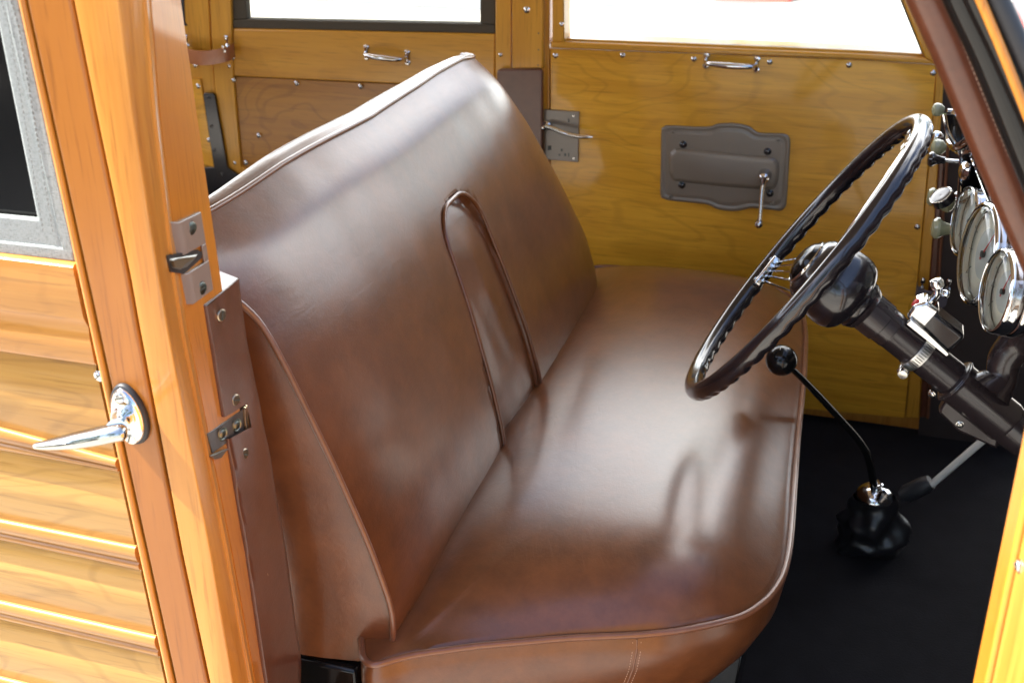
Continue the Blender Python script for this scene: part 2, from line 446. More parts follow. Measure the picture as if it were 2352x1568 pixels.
def hstrip(name, tl, tr, bl, br, prof, Y, mat, parent, x0=-160, **k):
    """horizontal member: y at x=0 and at the bead for top and bottom edges; prof (t, outward m)"""
    def edge(y0, yr):
        xr = edA(yr)-.5; return (y0+(y0-yr)/xr*160, xr, yr)
    rows = []
    t0, t1 = edge(tl, tr), edge(bl, br)
    TL, TR = pY(x0, t0[0], Y), pY(t0[1], t0[2], Y); BL, BR = pY(x0, t1[0], Y), pY(t1[1], t1[2], Y)
    TL = TR+(TL-TR)*4; BL = BR+(BL-BR)*4
    ns = 14
    for s in range(ns+1):
        s_ = s/ns; a = TL+(TR-TL)*s_; b = BL+(BR-BL)*s_
        r_ = [a+(b-a)*t+A(0, -h, 0) for t, h in prof]
        r_ = [a+A(0, .02, 0)]+r_+[b+A(0, .02, 0)]
        rows.append(r_)
    V, Fc = g_grid(rows, cc=True, capr=True)
    return mesh(name, V, Fc, mat, parent, sharp=50, **k)
flat = [(0, 0), (.03, .0015), (.97, .0015), (1, 0)]
railp = [(0, 0), (.02, .003), (.5, .0035), (.56, .002), (.62, -.0005), (.7, .001), (.96, .002), (1, 0)]
hstrip('belt_rail', 586, 607, 806, 838, railp, YE+.006, W_rail, rd)
def mprof():
    # broad shallow cyma with a fine bead below it
    p = [(0, 0), (.03, .0022)]
    for t in np.linspace(.08, .58, 9): p.append((float(t), .0030+.0016*math.sin(math.pi*(t-.08)/.5)-.0016*(t-.08)))
    p += [(.62, .0010), (.66, .0006)]
    for k in range(7):
        a = math.pi*k/6; p.append((.68+.13*(1-math.cos(a)), .0008+.0024*math.sin(a)))
    p += [(.97, .0004), (1, 0)]
    return p
ptops = [(804, 838), (1033, 1082), (1239, 1309), (1421, 1507), (1600, 1705)]
pbots = [(981, 1054), (1192, 1254), (1379, 1460), (1553, 1655)]
for k in range(4):
    hstrip('panel', *ptops[k][:2], *pbots[k], flat, YE+.014, W_pan, rd)
    hstrip('moulding', *pbots[k], *ptops[k+1], mprof(), YE+.011, W_mold, rd)
# window: canvas binding round dark glass
def canv(name, px, Y, th=.006, **k): return slabY(name, px, Y, th, M_canvas, rd, bevel=.002, **k)
canv('window_binding', [(-1100, 390), (-1100, 455), (120, 602), (175, 606), (40, 0), (-110, -700), (-150, -700), (-20, -20), (85, 503)], YE+.012)
canv('window_binding', [(-1100, 440), (-1100, 462), (173, 603), (165, 572), (120, 566)], YE+.0105, .006)
cv = canv('window_binding', [(22, -80), (42, 0), (172, 586), (144, 583), (20, 60), (-6, -80)], YE+.0107, .006)
def stitches(name, pts, parent, mat, r=.0004, step=.0045, n=NY, duty=.6):
    P = [np.asarray(p, float) for p in pts]; L = [0]
    for a, b in zip(P, P[1:]): L.append(L[-1]+np.linalg.norm(b-a))
    def at(s):
        xs = [np.interp(s, L, [p[i] for p in P]) for i in range(3)]; return A(*xs)
    mb = MB(); s = 0
    while s < L[-1]-step:
        mb.add(*g_tube([at(s), at(s+step*duty)], r, 5)); s += step
    return mb.build(name, mat, parent)
M_thr = plain('grey_thread', (.16, .18, .18), .8)
for dx in (0, 22):
    stitches('stitching', [pY(12+dx-22, -40, YE+.0103), pY(8+dx+12, 60, YE+.0103), pY(100+dx, 540, YE+.0103)], cv, M_thr)
gl_ = slabY('window_glass', [(-1100, -700), (-80, -700), (20, -90), (110, 530), (-1100, 420)], YE+.02, .004, M_gloss, rd, bevel=0)
screw(rd, pY(228, 863, YE+.0125), NY, .0042, .0025)
# door handle
hd_c = pY(300, 948, YE)
def oval(rx, rz, h0, h1, tilt=.0, n=36, c=hd_c, dx=0):
    up = nrm(pY(318, 1000, YE)-pY(290, 895, YE)); sd_ = np.cross(up, NY)
    return [[c+up*math.cos(a)*rz+sd_*math.sin(a)*rx*(1+.12*math.cos(a))+NY*h for a in [2*math.pi*k/n for k in range(n)]] for h, (rx, rz) in ((h0, (rx, rz)), (h1, (rx*.985, rz*.985)))]
def stack(levels):
    rows = []
    for rx, rz, h in levels: rows += [oval(rx, rz, h, h)[0]]
    V, Fc = g_grid(rows, cc=True, capr=True); return V, Fc
V, Fc = stack([(.0175, .029, .0), (.0178, .0293, .002), (.017, .0285, .0042), (.0155, .027, .005)])
gp = spline([pY(293, 990, YE-.047), pY(262, 994, YE-.052), pY(215, 1004, YE-.055), pY(160, 1014, YE-.058), pY(110, 1021, YE-.058), pY(76, 1024, YE-.058)], 8)
tt = np.linspace(0, 1, len(gp))
hd = mesh('door_handle', *g_tube(gp, list(np.interp(tt, [0, .03, .1, .3, .55, .85, .97, 1], [.002, .0062, .0088, .0094, .0082, .0046, .0028, .0008])), 24, flat=.85), plain('dimmed_chrome', (.48, .49, .46), .06, 1), rd)  # grip chrome darkened in its colour to stand in for dim green reflections
mesh('gasket', V, Fc, M_rub, hd, sharp=60)
V, Fc = stack([(.0148, .0262, .003), (.0145, .0258, .007), (.0125, .0235, .0088), (.009, .018, .0098), (.003, .008, .0102)])
mesh('base_plate', V, Fc, M_chrome, hd, sharp=60)
up_ = nrm(pY(318, 1000, YE)-pY(290, 895, YE))
s1 = screw(hd, hd_c-up_*.019+NY*.0082, NY, .0052, .0025, M_chrome_d)
s1 = screw(hd, hd_c+up_*.0195+NY*.0082, NY, .0052, .0025, M_chrome_d)
# neck then grip
n0 = hd_c+NY*.008
e1 = pY(268, 985, YE-.050); tip = pY(76, 1024, YE-.058)
neck = spline([n0, n0*.6+e1*.4, e1+(e1-n0)*.02], 8)
mesh('neck', *g_tube(neck, list(np.interp(np.linspace(0, 1, len(neck)), [0, .25, .7, 1], [.0125, .0085, .0068, .0085])), 20), M_chrome, hd)

# ================================================================ NEAR CENTRE PILLAR
bp = thing('door_pillar', 'near centre pillar of pale honey wood with stepped edge between seat and rear door', 'pillar', (-.58, .88, 0))
R6 = [-80, 0, 255, 500, 640, 752, 980, 1272, 1568, 1680]
def f1(y): return itp(y, [-80, 0, 255, 640, 752, 1272, 1568, 1680], [262, 272, 303, 365, 384, 484, 534, 554])
def f2(y): return itp(y, [-80, 0, 255, 640, 752, 1272, 1568, 1680], [322, 330, 350, 396, 414, 518, 572, 592])
def f3(y): return itp(y, [-80, 0, 255, 640, 752, 1272, 1568, 1680], [402, 413, 449, 505, 521, 598, 640, 656])
rows = []
for y in R6:
    a = pY(gapx(y)+4, y, YE-.002); b = pY(f1(y), y, YE-.002); c = pY(f2(y), y, .832)
    c2 = pY(f2(y)+7, y, .8325); d2 = pY(f2(y)+12, y, .842); d = pY(f3(y), y, .93)
    m1 = (a+b)/2+A(0, -.001, 0); bc = b*.45+c*.55+A(.002, -.002, 0)
    rows.append([a+A(0, .06, 0), a, m1, b, bc, c, c2, d2, d2*.5+d*.5+A(.0005, 0, 0), d, d+A(-.06, .001, 0), a+A(0, .12, 0)])
rows.insert(0, [p+(p-q)*1.9 for p, q in zip(rows[0], rows[1])]); rows.append([p+(p-q)*5 for p, q in zip(rows[-1], rows[-2])])
V, Fc = g_grid(rows, cc=True, capr=True)
mesh('post', V, Fc, W_ext, bp, bevel=.0015, sharp=28)
# orange jamb veneer over inner faces, set 1 mm proud
rows = []
for y in R6:
    c2 = pY(f2(y)+14, y, .8455); d = pY(f3(y)-1, y, .9285)
    k_ = A(.0012, 0, 0)
    rows.append([c2+k_, c2*.5+d*.5+k_, d+k_, d-A(.004, 0, 0), c2-A(.004, 0, 0)])
rows.insert(0, [p+(p-q)*1.9 for p, q in zip(rows[0], rows[1])]); rows.append([p+(p-q)*5 for p, q in zip(rows[-1], rows[-2])])
V, Fc = g_grid(rows, cc=True, capr=True)
mesh('jamb_face', V, Fc, W_jamb, bp, sharp=40)
# upper striker plate (taupe) wraps the edge
XJ = -.5585
def pj(x, y, off=0.0):
    """point on the jamb face, by sight line"""
    d = ray(x, y)
    q = None
    for Yv in np.linspace(.80, 1.0, 81):
        p = pY(x, y, Yv)
        Xs = jx(p[1], p[2])
        if q is not None and (p[0]-Xs) <= 0 <= (q[0]-q_x) : break
        q, q_x = p, Xs
    return p+A(off, 0, 0)
_js = [(pY(f2(y)+14, y, .8455), pY(f3(y), y, .93)) for y in R6]
_jz = [s[1][2] for s in _js][::-1]
_jz0 = [s[0][2] for s in _js][::-1]; _jx1 = [s[1][0] for s in _js][::-1]; _jx0 = [s[0][0] for s in _js][::-1]
def jx(Y, Z):
    x1 = np.interp(Z, _jz, _jx1); x0 = np.interp(Z, _jz0, _jx0); return x0+(x1-x0)*(Y-.8455)/(.93-.8455)
def pj(x, y, off=0.0):
    lo, hi = .80, 1.02
    for _ in range(30):
        m_ = (lo+hi)/2; p = pY(x, y, m_)
        if p[0] > jx(p[1], p[2]): lo = m_
        else: hi = m_
    return pY(x, y, (lo+hi)/2)+A(off, 0, 0)
oy = 0
TLp, TMp, TRp = (362, 506), (397, 512), (452, 486)
BLp, BMp, BRp = (394, 697), (432, 700), (481, 664)
def plate_rows(t, k=.0022):
    """points across the plate at fraction t of its height"""
    l = (TLp[0]+(BLp[0]-TLp[0])*t, TLp[1]+(BLp[1]-TLp[1])*t)
    m = (TMp[0]+(BMp[0]-TMp[0])*t, TMp[1]+(BMp[1]-TMp[1])*t)
    r = (TRp[0]+(BRp[0]-TRp[0])*t, TRp[1]+(BRp[1]-TRp[1])*t)
    mj = pj(*m, k+.002); rj = pj(*r, k+.002)
    lj = pY(l[0], l[1], mj[1]-.020)
    return lj, mj, rj
def plate_piece(t0, t1, u0, u1, mb):
    rows = []
    for t in np.linspace(t0, t1, 4):
        l, m, r = plate_rows(t)
        P = [l+(m-l)*s for s in (0, .15, .55, .85)]+[m+(r-m)*s for s in (0.03, .1, .3, .5, .8, .97, 1)]
        U_ = [0, .06, .2, .28, .33, .38, .52, .66, .86, .98, 1]
        row = []
        for uu in np.linspace(u0, u1, 7):
            row.append(A(*[np.interp(uu, U_, [p[i] for p in P]) for i in range(3)]))
        off = A(-.0025, .0012, 0)
        rows.append(row+[p+off for p in row[::-1]])
    mb.add(*g_grid(rows, cc=True, capr=True))
mb = MB()
plate_piece(0, .40, 0, 1, mb); plate_piece(.62, 1, 0, 1, mb); plate_piece(.40, .62, .86, 1, mb)
st = mb.build('striker_plate', M_taupe, bp, bevel=.0006, sharp=30)
# latch opening: worn steel tongue and dark pocket behind
l0, m0, r0 = plate_rows(.40); l1, m1, r1 = plate_rows(.62)
pk = A(-.006, .001, 0)
mesh('slot_pocket', *g_prism([pj(x, y, .0036) for x, y in [(374, 586), (402, 582), (446, 573), (456, 578), (455, 592), (414, 628), (384, 624)]], A(-.002, 0, 0)), M_dark, st, smooth=False)
cpx = [(374, 592), (392, 588), (452, 578), (447, 590), (416, 622), (408, 626), (384, 620)]
cen = pj(415, 602, .001)
ring = [pj(x, y, .0026) for x, y in cpx]
mid = [pj(395, 600, .0062), pj(430, 594, .0056)]
V = ring+mid
n_ = 7
Fc = [(0, 1, 7), (1, 2, 8, 7), (2, 3, 8), (3, 4, 8), (4, 5, 7, 8), (5, 6, 7), (6, 0, 7)]
mesh('latch_tongue', V, Fc, M_steel, st, smooth=False)
cpx2 = [(382, 598), (400, 592), (436, 588), (410, 604), (402, 614), (386, 612)]
V = [pj(x, y, .0066) for x, y in cpx2]; mesh('worn_wedge', *g_prism(V, A(-.0022, 0, 0)), M_brass, st, smooth=False)
jn = A(.97, -.25, .02)
screw(st, pj(429, 523, .0042), jn, .0058, .0016, M_screwg, washer=False)
screw(st, pj(453, 661, .0042), jn, .0058, .0016, M_screwg, washer=False)
# brown leather covering on the inner part of the jamb
def vl(y): return itp(y, [640, 700, 752, 985, 1272, 1568, 1680], [455, 465, 474, 513, 562, 606, 626])
def vr(y): return itp(y, [600, 645, 700, 800, 1000, 1250, 1500, 1568, 1690], [543, 550, 556, 570, 612, 655, 690, 692, 694])
rows = []
ysr = list(np.linspace(0, 1, 40))
for t in ysr:
    yl = 702+(1690-702)*t; yr = 640+(1700-640)*t
    a = pj(vl(yl), yl, .0045); b_x = vr(yr)
    b = pY(b_x, yr, .972)
    row = []
    for s in np.linspace(0, 1, 12):
        p = a+(b-a)*s
        wr = .0012*mnoise.noise(Vector((s*3, t*14, 0)))+.0016*math.sin(3.1*s)*math.exp(-((t-.02)/.03)**2)*math.sin(s*16)
        p = p+A(wr, 0, 0)
        row.append(p)
    row = [a+A(-.004, -.0008, 0), a+A(-.001, -.0006, 0)]+row+[b+A(-.0025, .003, 0), b+A(-.05, .004, 0)]
    rows.append(row)
# notch for the lower striker
def in_notch(yv, s): return False
NT = []
V, Fc = g_grid(rows)
nc = len(rows[0])
# cut a notch (rows around y 955..1030) by dropping faces near the wood edge
def ypix(t): return 702+(1690-702)*t
keep = []
for f in Fc:
    i = f[0]//nc; j = f[0] % nc
    y_ = ypix((ysr[i]+ysr[min(i+1, 39)])/2)
    if 948+0 < y_ < 1018 and j <= 8: continue
    keep.append(f)
vc = mesh('leather_cover', V, keep, L_trim, bp, sharp=60)
top = [rows[0][k] for k in range(1, nc-1)]
mesh('top_fold', *g_prism([top[0]+A(0, 0, .0005), top[-2]+A(0, 0, .0005), top[-2]+A(-.05, .003, .012), top[0]+A(-.05, 0, .02)], A(0, 0, -.003)), L_trim, vc, bevel=.001)
for x, y in [(495, 722), (528, 916), (548, 1040), (594, 1322), (635, 1563)]:
    screw(vc, pj(x, y, .0055), jn, .0058, .0022, M_brass, washer=False)
# lower striker (dark steel box with two big screws)
ls = mesh('latch_striker', *g_prism([pj(472, 996, .002), pj(555, 938, .002), pj(562, 985, .002), pj(484, 1040, .002)], A(-.004, 0, 0)), M_blsteel, bp, bevel=.0006)
mesh('pocket', *g_prism([pj(470, 986, -.002), pj(566, 925, -.002), pj(574, 990, -.002), pj(484, 1050, -.002)], A(-.006, 0, 0)), M_dark, ls, smooth=False)
for x, y in ((503, 995), (536, 975)):
    c = pj(x, y, .003); mesh('washer', *g_lathe([(.0068, 0), (.0068, .001), (.0055, .0015), (.0045, .0008), (.0042, .0012), (.002, .0022), (0, .0022)], c, jn, 20), M_screwg, ls)
for k, (x0, x1) in enumerate(((554, 560), (560, 566), (566, 570))):
    mesh('guide_fin', *g_prism([pj(x0, 938-4*k, .004-.0008*k), pj(x0+3, 936-4*k, .004-.0008*k), pj(x0+8, 984-3*k, .004), pj(x0+3, 986-3*k, .004)], A(-.003, 0, 0)), M_brass, ls, bevel=.0003)
mesh('bent_lip', *g_prism([pj(472, 1044, .006), pj(512, 1028, .006), pj(516, 1034, .002), pj(500, 1050, .004), pj(482, 1052, .006)], A(-.003, 0, 0)), M_steel, ls, bevel=.0005)

# ================================================================ BENCH SEAT
seat = thing('bench_seat', 'wide brown leather front bench seat with piped edges and a recess in its backrest', 'car seat', (-.3, 1.6, 0))
ZP = .33
outl = [(-.452, .988), (-.42, 1.013), (-.35, 1.051), (-.259, 1.092), (-.166, 1.128), (-.11, 1.160), (-.068, 1.196), (-.042, 1.25), (-.033, 1.33),
        (-.040, 1.50), (-.046, 1.634), (-.050, 1.76), (-.055, 1.88), (-.066, 2.03), (-.085, 2.12), (-.12, 2.18), (-.19, 2.215), (-.276, 2.225), (-.367, 2.22), (-.44, 2.21), (-.49, 2.18),
        (-.505, 2.0), (-.505, 1.6), (-.505, 1.25), (-.490, 1.07), (-.472, 1.008)]
op = spline([A(x, y, ZP) for x, y in outl], 6, closed=True)
def spine(p): return A(-.27, min(2.02, max(1.30, p[1])), ZP)
rows = []
KR = 26
for k in range(KR+1):
    s = k/KR; rr = []
    for p in op:
        q = p+(spine(p)-p)*(1-(1-s)**1.0)
        u_ = abs((q[0]+.27)/.235); v_ = abs((q[1]-1.63)/.60)
        zz = .060*max(0, (1-min(1, u_)**3))**.8*max(0, (1-min(1, v_)**5))**.8*(1-(1-s)**5)+.006*(1-(1-s)**8)
        q = q+A(0, 0, zz)
        # long soft waves in the leather, and small puckers near the piping
        q[2] += .0016*mnoise.noise(Vector((q[0]*7, q[1]*3, 1)))*min(1, s*3)
        q[2] += .0014*mnoise.noise(Vector((q[0]*30, q[1]*30, 4)))*math.exp(-s*9)*min(1, s*12)
        rr.append(q)
    rows.append(rr)
# wall below the piping
wall = []
for z, dx, dn in ((.322, 0, .0), (.312, 0, .004), (.28, -.006, .005), (.24, -.022, .002), (.20, -.045, -.004), (.15, -.072, -.012), (.08, -.10, -.02)):
    rr = []
    for i, p in enumerate(op):
        a = op[(i+1) % len(op)]-op[i-1]; nn = nrm(A(a[1], -a[0], 0))
        wx = sstep(-.35, -.05, p[0])
        rr.append(A(p[0]+dx*wx, p[1], z)+nn*dn)
    wall.append(rr)
allr = wall[::-1]+rows
V, Fc = g_grid(allr, cc=True)
# close the narrow spine
cu = mesh('seat_cushion', V, Fc, L_seat, seat, sharp=75)
def pip(name, pts, parent, r=.0042, closed=False, mat=None):
    return mesh(name, *g_tube(pts, r, 12, closed=closed), mat or L_pip, parent, sharp=80)
pp = []
for i, p in enumerate(op):
    a = op[(i+1) % len(op)]-op[i-1]; nn = nrm(A(a[1], -a[0], 0))
    pp.append(p+nn*.0025+A(0, 0, -.001+.001*mnoise.noise(Vector((i*.3, 0, 0)))))
pip('piping', pp, cu, closed=True)
# stitched vertical seam in the side panel
sx = pZ(1458, 1468, ZP)
def wallpt(u, z):
    # nearest outline point at x=u on near side
    Yv = np.interp(u, [-.42, -.35, -.259, -.166, -.11], [1.013, 1.051, 1.092, 1.128, 1.16])
    k = np.interp(z, [.20, .24, .28, .312, .322], [-.004, .002, .005, .004, 0]); dx = np.interp(z, [.2, .24, .28, .31], [-.045, -.022, -.006, 0])*sstep(-.35, -.05, u)
    return A(u+dx, Yv, z)+nrm(A(.35, -.93, 0))*(k+.0004)
sm = pip('seam', [wallpt(sx[0], z) for z in np.linspace(.321, .15, 14)], cu, r=.0012)
for d in (-.0045, .0045):
    stitches('stitching', [wallpt(sx[0]+d, z) for z in np.linspace(.318, .15, 14)], sm, M_stitch, r=.0005, step=.004)
# --- backrest
ZB = .297
zc = [.24, .285, .33, .372, .455, .559, .671, .735, .79, .83, .90]
xc = [-.475, -.458, -.446, -.443, -.467, -.506, -.553, -.585, -.612, -.630, -.66]
_zz = np.linspace(.24, .9, 200); _xx = np.interp(_zz, zc, xc)
ker = np.ones(15)/15; _xs = np.convolve(np.pad(_xx, 7, mode='edge'), ker, 'valid')
def sx_(z): return float(np.interp(z, _zz, _xs))
def ztop(Y): return itp(Y, [1.015, 1.124, 1.231, 1.348, 1.484, 1.748, 1.86, 1.95, 2.1], [.811, .810, .811, .808, .802, .803, .799, .784, .765])
def yfar(z): return itp(z, [.25, .35, .453, .581, .687, .74, .765, .785, .80, .83], [2.09, 2.089, 2.085, 2.040, 1.998, 1.980, 1.968, 1.948, 1.920, 1.890])
def rayS(x, y):
    lo, hi = .9, 2.4
    g_ = lambda Yv: pY(x, y, Yv)[0]-sx_(pY(x, y, Yv)[2])-.013
    for _ in range(40):
        m_ = (lo+hi)/2
        if g_(m_) > 0: lo = m_
        else: hi = m_
    return pY(x, y, (lo+hi)/2)
YN = 1.028
def yn(z): return YN-.075*sstep(.70, .84, z)
rc = [rayS(*q) for q in ((1012, 520), (1145, 960), (1110, 500), (1220, 800), (1065, 440))]
yl0, yl1 = rc[0][1], rc[1][1]; yr0, yr1 = rc[2][1], rc[3][1]
zl0, zl1 = rc[0][2], rc[1][2]; ztr = rc[4][2]+.004
def recess(Y, z):
    yl = yl0+(yl1-yl0)*(zl0-z)/(zl0-zl1); yr = yr0+(yr1-yr0)*(zl0-z)/(zl0-zl1)
    w_ = yr-yl; ym = (yl+yr)/2
    # rounded top
    dtop = ztr-z
    rad = .055
    if dtop < rad:
        if dtop < 0: return 0
        half = w_/2-rad+math.sqrt(max(0, rad*rad-(rad-dtop)**2))
        yl, yr = ym-half, ym+half
    return sstep(-.002, .006, Y-yl)*sstep(-.002, .006, yr-Y)*sstep(-.001, .006, dtop)
us = sorted(set(list(np.linspace(0, 1, 90))+list((np.linspace(yl0-.03, yr1+.03, 120)-YN)/(2.09-YN))+list(np.linspace(0, .02, 6))+list(np.linspace(.97, 1, 10))))
vs = list(np.linspace(0, 1, 130))
rows = []
def Ssurf(u, v):
    Y0 = YN+u*(2.09-YN); z = ZB+v*(ztop(Y0)-ZB); Y = yn(z)+u*(yfar(z)-yn(z))
    z = ZB+v*(ztop(Y)-ZB)
    x = sx_(z)
    eu = min(u, 1-u); pil = .014*(1-math.exp(-eu*16))
    pil *= sstep(0, .1, 1-v)*.7+.3
    far = .035*math.exp(-(1-u)*45)
    x += pil-far-.022*math.exp(-(1-v)*11)
    x += .0018*mnoise.noise(Vector((Y*5, z*5, 3)))
    x += .0007*mnoise.noise(Vector((Y*16, z*9, 8)))
    rcs = recess(Y, z)
    if rcs > 0:
        # filler panel is soft and bulges a little
        yl = yl0+(yl1-yl0)*(zl0-z)/(zl0-zl1); t = (Y-yl)/(yr0-yl0)
        x -= rcs*(.026*(1-.85*min(1, max(0, t)))+.004+.010*math.exp(-(ztr-z)/.03)-.004*math.sin(math.pi*min(1, max(0, t)))-.0012*mnoise.noise(Vector((Y*30, z*22, 1))))
    # swell beside the recess edges
    return A(x, Y, z)
for v in vs: rows.append([Ssurf(u, v) for u in us])
V, Fc = g_grid(rows)
bk = mesh('backrest', V, Fc, L_seat, seat, sharp=80)
# top roll and rear
edge_top = [Ssurf(u, 1) for u in np.linspace(0, 1, 60)]
rows = []
for i, p in enumerate(edge_top):
    u = i/59; k = .35+.65*math.sin(math.pi*min(1, max(0.0, u*.9+.05)))
    kd = .25+.75*math.sin(math.pi*min(1, max(0, u*.86+.12)))
    rr = [p+A(-dx*.75*kd, 0, dz*k) for dx, dz in ((0, 0), (.005, .001), (.012, .005), (.024, .008), (.036, .006), (.045, -.004), (.05, -.02), (.055, -.10), (.06, -.50))]
    rows.append(rr)
V, Fc = g_grid(rows)
mesh('backrest_top', V, Fc, L_seat, seat, sharp=80)
# near side panel
pz = [.285, .30, .33, .372, .455, .559, .671, .735, .79, .83]
rows = []
for z in np.linspace(ZB, .828, 40):
    p = Ssurf(0, (z-ZB)/(ztop(YN)-ZB)); rr = []
    for s in np.linspace(0, 1, 12):
        X = p[0]+(-.72-p[0])*s
        by = .016*math.sin(math.pi*min(1, s*1.6+.0))*(1 if s < .31 else 1) if s*1.6 < 1 else .0
        by = .014*math.sin(math.pi*min(1, s*1.3))
        rr.append(A(X, p[1]-by+.0015*mnoise.noise(Vector((s*4, z*14, 0))), p[2]))
    rows.append(rr)
V, Fc = g_grid(rows)
mesh('side_panel', V, Fc, L_seat, seat, sharp=80)
# far side panel
rows = []
for v in np.linspace(0, 1, 30):
    p = Ssurf(1, v); rows.append([p, p+A(-.012, .003, -.008), p+A(-.035, -.012, -.035)])
V, Fc = g_grid(rows); mesh('side_panel', V, Fc, L_seat, seat, sharp=80)
# backrest piping: up the near side, over the top and down the far side
pts = [A(-.56, YN+.0, .297), A(-.50, YN-.004, .297), A(-.470, YN-.003, .306)]+[Ssurf(0, v)+A(.001, -.002, 0) for v in np.linspace(.06, 1, 26)]
pts = spline(pts, 3)
pip('piping', pts+[Ssurf(u, 1)+A(.001, 0, .001) for u in np.linspace(.004, 1, 60)][0:]+[Ssurf(1, v)+A(0, .001, 0) for v in np.linspace(.98, .0, 40)], bk, r=.0035)
# recess piping
rp = []
for z in np.linspace(.36, ztr-.055, 14):
    rp.append((yl0+(yl1-yl0)*(zl0-z)/(zl0-zl1), z))
z_ = ztr-.055; ylt = yl0+(yl1-yl0)*(zl0-z_)/(zl0-zl1); yrt = yr0+(yr1-yr0)*(zl0-z_)/(zl0-zl1)
for a in np.linspace(0, math.pi/2, 8)[1:]: rp.append((ylt+.055-.055*math.cos(a), z_+.055*math.sin(a)))
for a in np.linspace(math.pi/2, 0, 8): rp.append((yrt-.055+.055*math.cos(a), z_+.055*math.sin(a)))
for z in np.linspace(ztr-.06, .345, 14): rp.append((yr0+(yr1-yr0)*(zl0-z)/(zl0-zl1), z))
def sat(Y, z):
    eu = min((Y-YN), yfar(z)-Y)/1.06
    return A(sx_(z)+.014*(1-math.exp(-eu*16))*1.0+.0018*mnoise.noise(Vector((Y*5, z*5, 3)))+.0007*mnoise.noise(Vector((Y*16, z*9, 8)))+.0005, Y, z)
pip('recess_piping', [sat(*q) for q in rp], bk, r=.0033, mat=L_seat)
# black seat base
mb = MB()
mesh('seat_base', *g_box((-.56, 1.575, .14), (.15, 1.13, .302)), M_gloss, seat, bevel=.004)
mesh('seat_base', *g_box((-.28, 1.62, .04), (.40, 1.06, .08)), M_gloss, seat, bevel=.004)

# ================================================================ FAR FRONT DOOR
fd = thing('front_door', 'far front door with golden plywood lining, window and grey window winder plate', 'car door', (-.25, YF, 0))
YP = YF
wr_x = lambda y: itp(y, [-80, 0, 126, 160], [2037, 2070, 2122, 2134])
panel_px = [(1264, 112), (1976, 138), (2150, 150), (2140, 288), (2115, 564), (2078, 960), (1860, 940), (1330, 905), (1264, 900)]
slabY('lining_panel', panel_px, YP, .02, W_ply, fd)
def rail(name, px, Y, th, mat, parent, **k): return slabY(name, px, Y, th, mat, parent, **k)
rail('window_rail', [(1264, 95), (1296, 97), (1976, 126), (2124, 134), (2152, 149), (1976, 137.5), (1264, 111)], YP-.004, .05, W_frx, fd, bevel=.003)
rail('window_sill', [(1294, 89), (1976, 117), (2121, 125), (2122, 134), (1976, 127), (1294, 99)], YP+.010, .06, W_frx, fd, bevel=.004)
rail('hinge_stile', [(2152, 150), (2169, 168), (2147, 500), (2110, 960), (2080, 960), (2116, 564), (2141, 288)], YP+.002, .03, W_fr, fd, bevel=.002)
rail('window_post', [(1268, -80), (1294, -80), (1296, 99), (1268, 96)], YP-.006, .05, W_fr, fd, bevel=.003)
rail('lock_stile', [(1250, -80), (1262, -80), (1262, 920), (1250, 920)], YP+.004, .03, W_fr, fd, bevel=.001)
rail('window_post', [(2040, -80), (2062, -80), (2152, 149), (2124, 134), (2121, 125)], YP-.004, .05, W_fr, fd, bevel=.003)
gsk = MB()
gsk.add(*g_tube([pY(1297, -80, YP+.02), pY(1297, 91, YP+.02)], .0022, 8)); gsk.add(*g_tube([pY(1297, 91, YP+.02), pY(1976, 118, YP+.02), pY(2121, 125, YP+.02)], .0022, 8))
gsk.add(*g_tube([pY(2121, 125, YP+.02), pY(2038, -80, YP+.02)], .0022, 8))
gsk.build('window_seal', M_rub, fd)
slabY('window_glass', [(1297, -90), (2040, -90), (2122, 128), (1297, 92)], YP+.026, .003, M_glass, fd, bevel=0)
# outer skin below the sill keeps light out
slabY('outer_skin', [(1240, 112), (2165, 150), (2165, 1150), (1240, 1100)], YP+.055, .02, W_ext, fd, bevel=0)
for x, y in [(1276, 128), (1430, 127), (1594, 136), (1768, 143), (1950, 150), (2143, 168), (1414, 630), (2107, 521), (2126, 349), (2112, 723), (2072, 828)]:
    screw(fd, pY(x, y, YP), NY, .0042, .003)
screw(fd, pY(1290, 56, YP-.006), NY, .0035, .002)
def pull_handle(xl, yl, xr, yr, Y, par, sc_=1.0):
    a, b = pY(xl, yl, Y), pY(xr, yr, Y); d = nrm(b-a); L = np.linalg.norm(b-a)
    pts = spline([a+NY*.002, a+d*L*.04+NY*.018, a+d*L*.14+NY*.027, a+d*L*.5+NY*.031, a+d*L*.86+NY*.027, a+d*L*.96+NY*.018, b+NY*.002], 6)
    tt = np.linspace(0, 1, len(pts))
    t = mesh('pull_handle', *g_tube(pts, list(np.interp(tt, [0, .15, .3, .5, .7, .85, 1], [.0035, .0036, .0046, .0062, .0046, .0036, .0035])), 14), M_chrome, par)
    upv = A(0, 0, 1)
    for p in (a, b):
        mb = MB()
        for s in (-1, 1):
            mb.add(*g_lathe([(.0062*sc_, 0), (.0062*sc_, .002), (.004*sc_, .0045), (0, .005)], p+upv*s*.010*sc_, NY, 14))
        mb.add(*g_tube([p+upv*.011*sc_+NY*.002, p+NY*.004, p-upv*.011*sc_+NY*.002], .0042*sc_, 10))
        mb.build('foot', M_chrome, t)
    return t
pull_handle(1622, 139, 1738, 148, YP, fd)
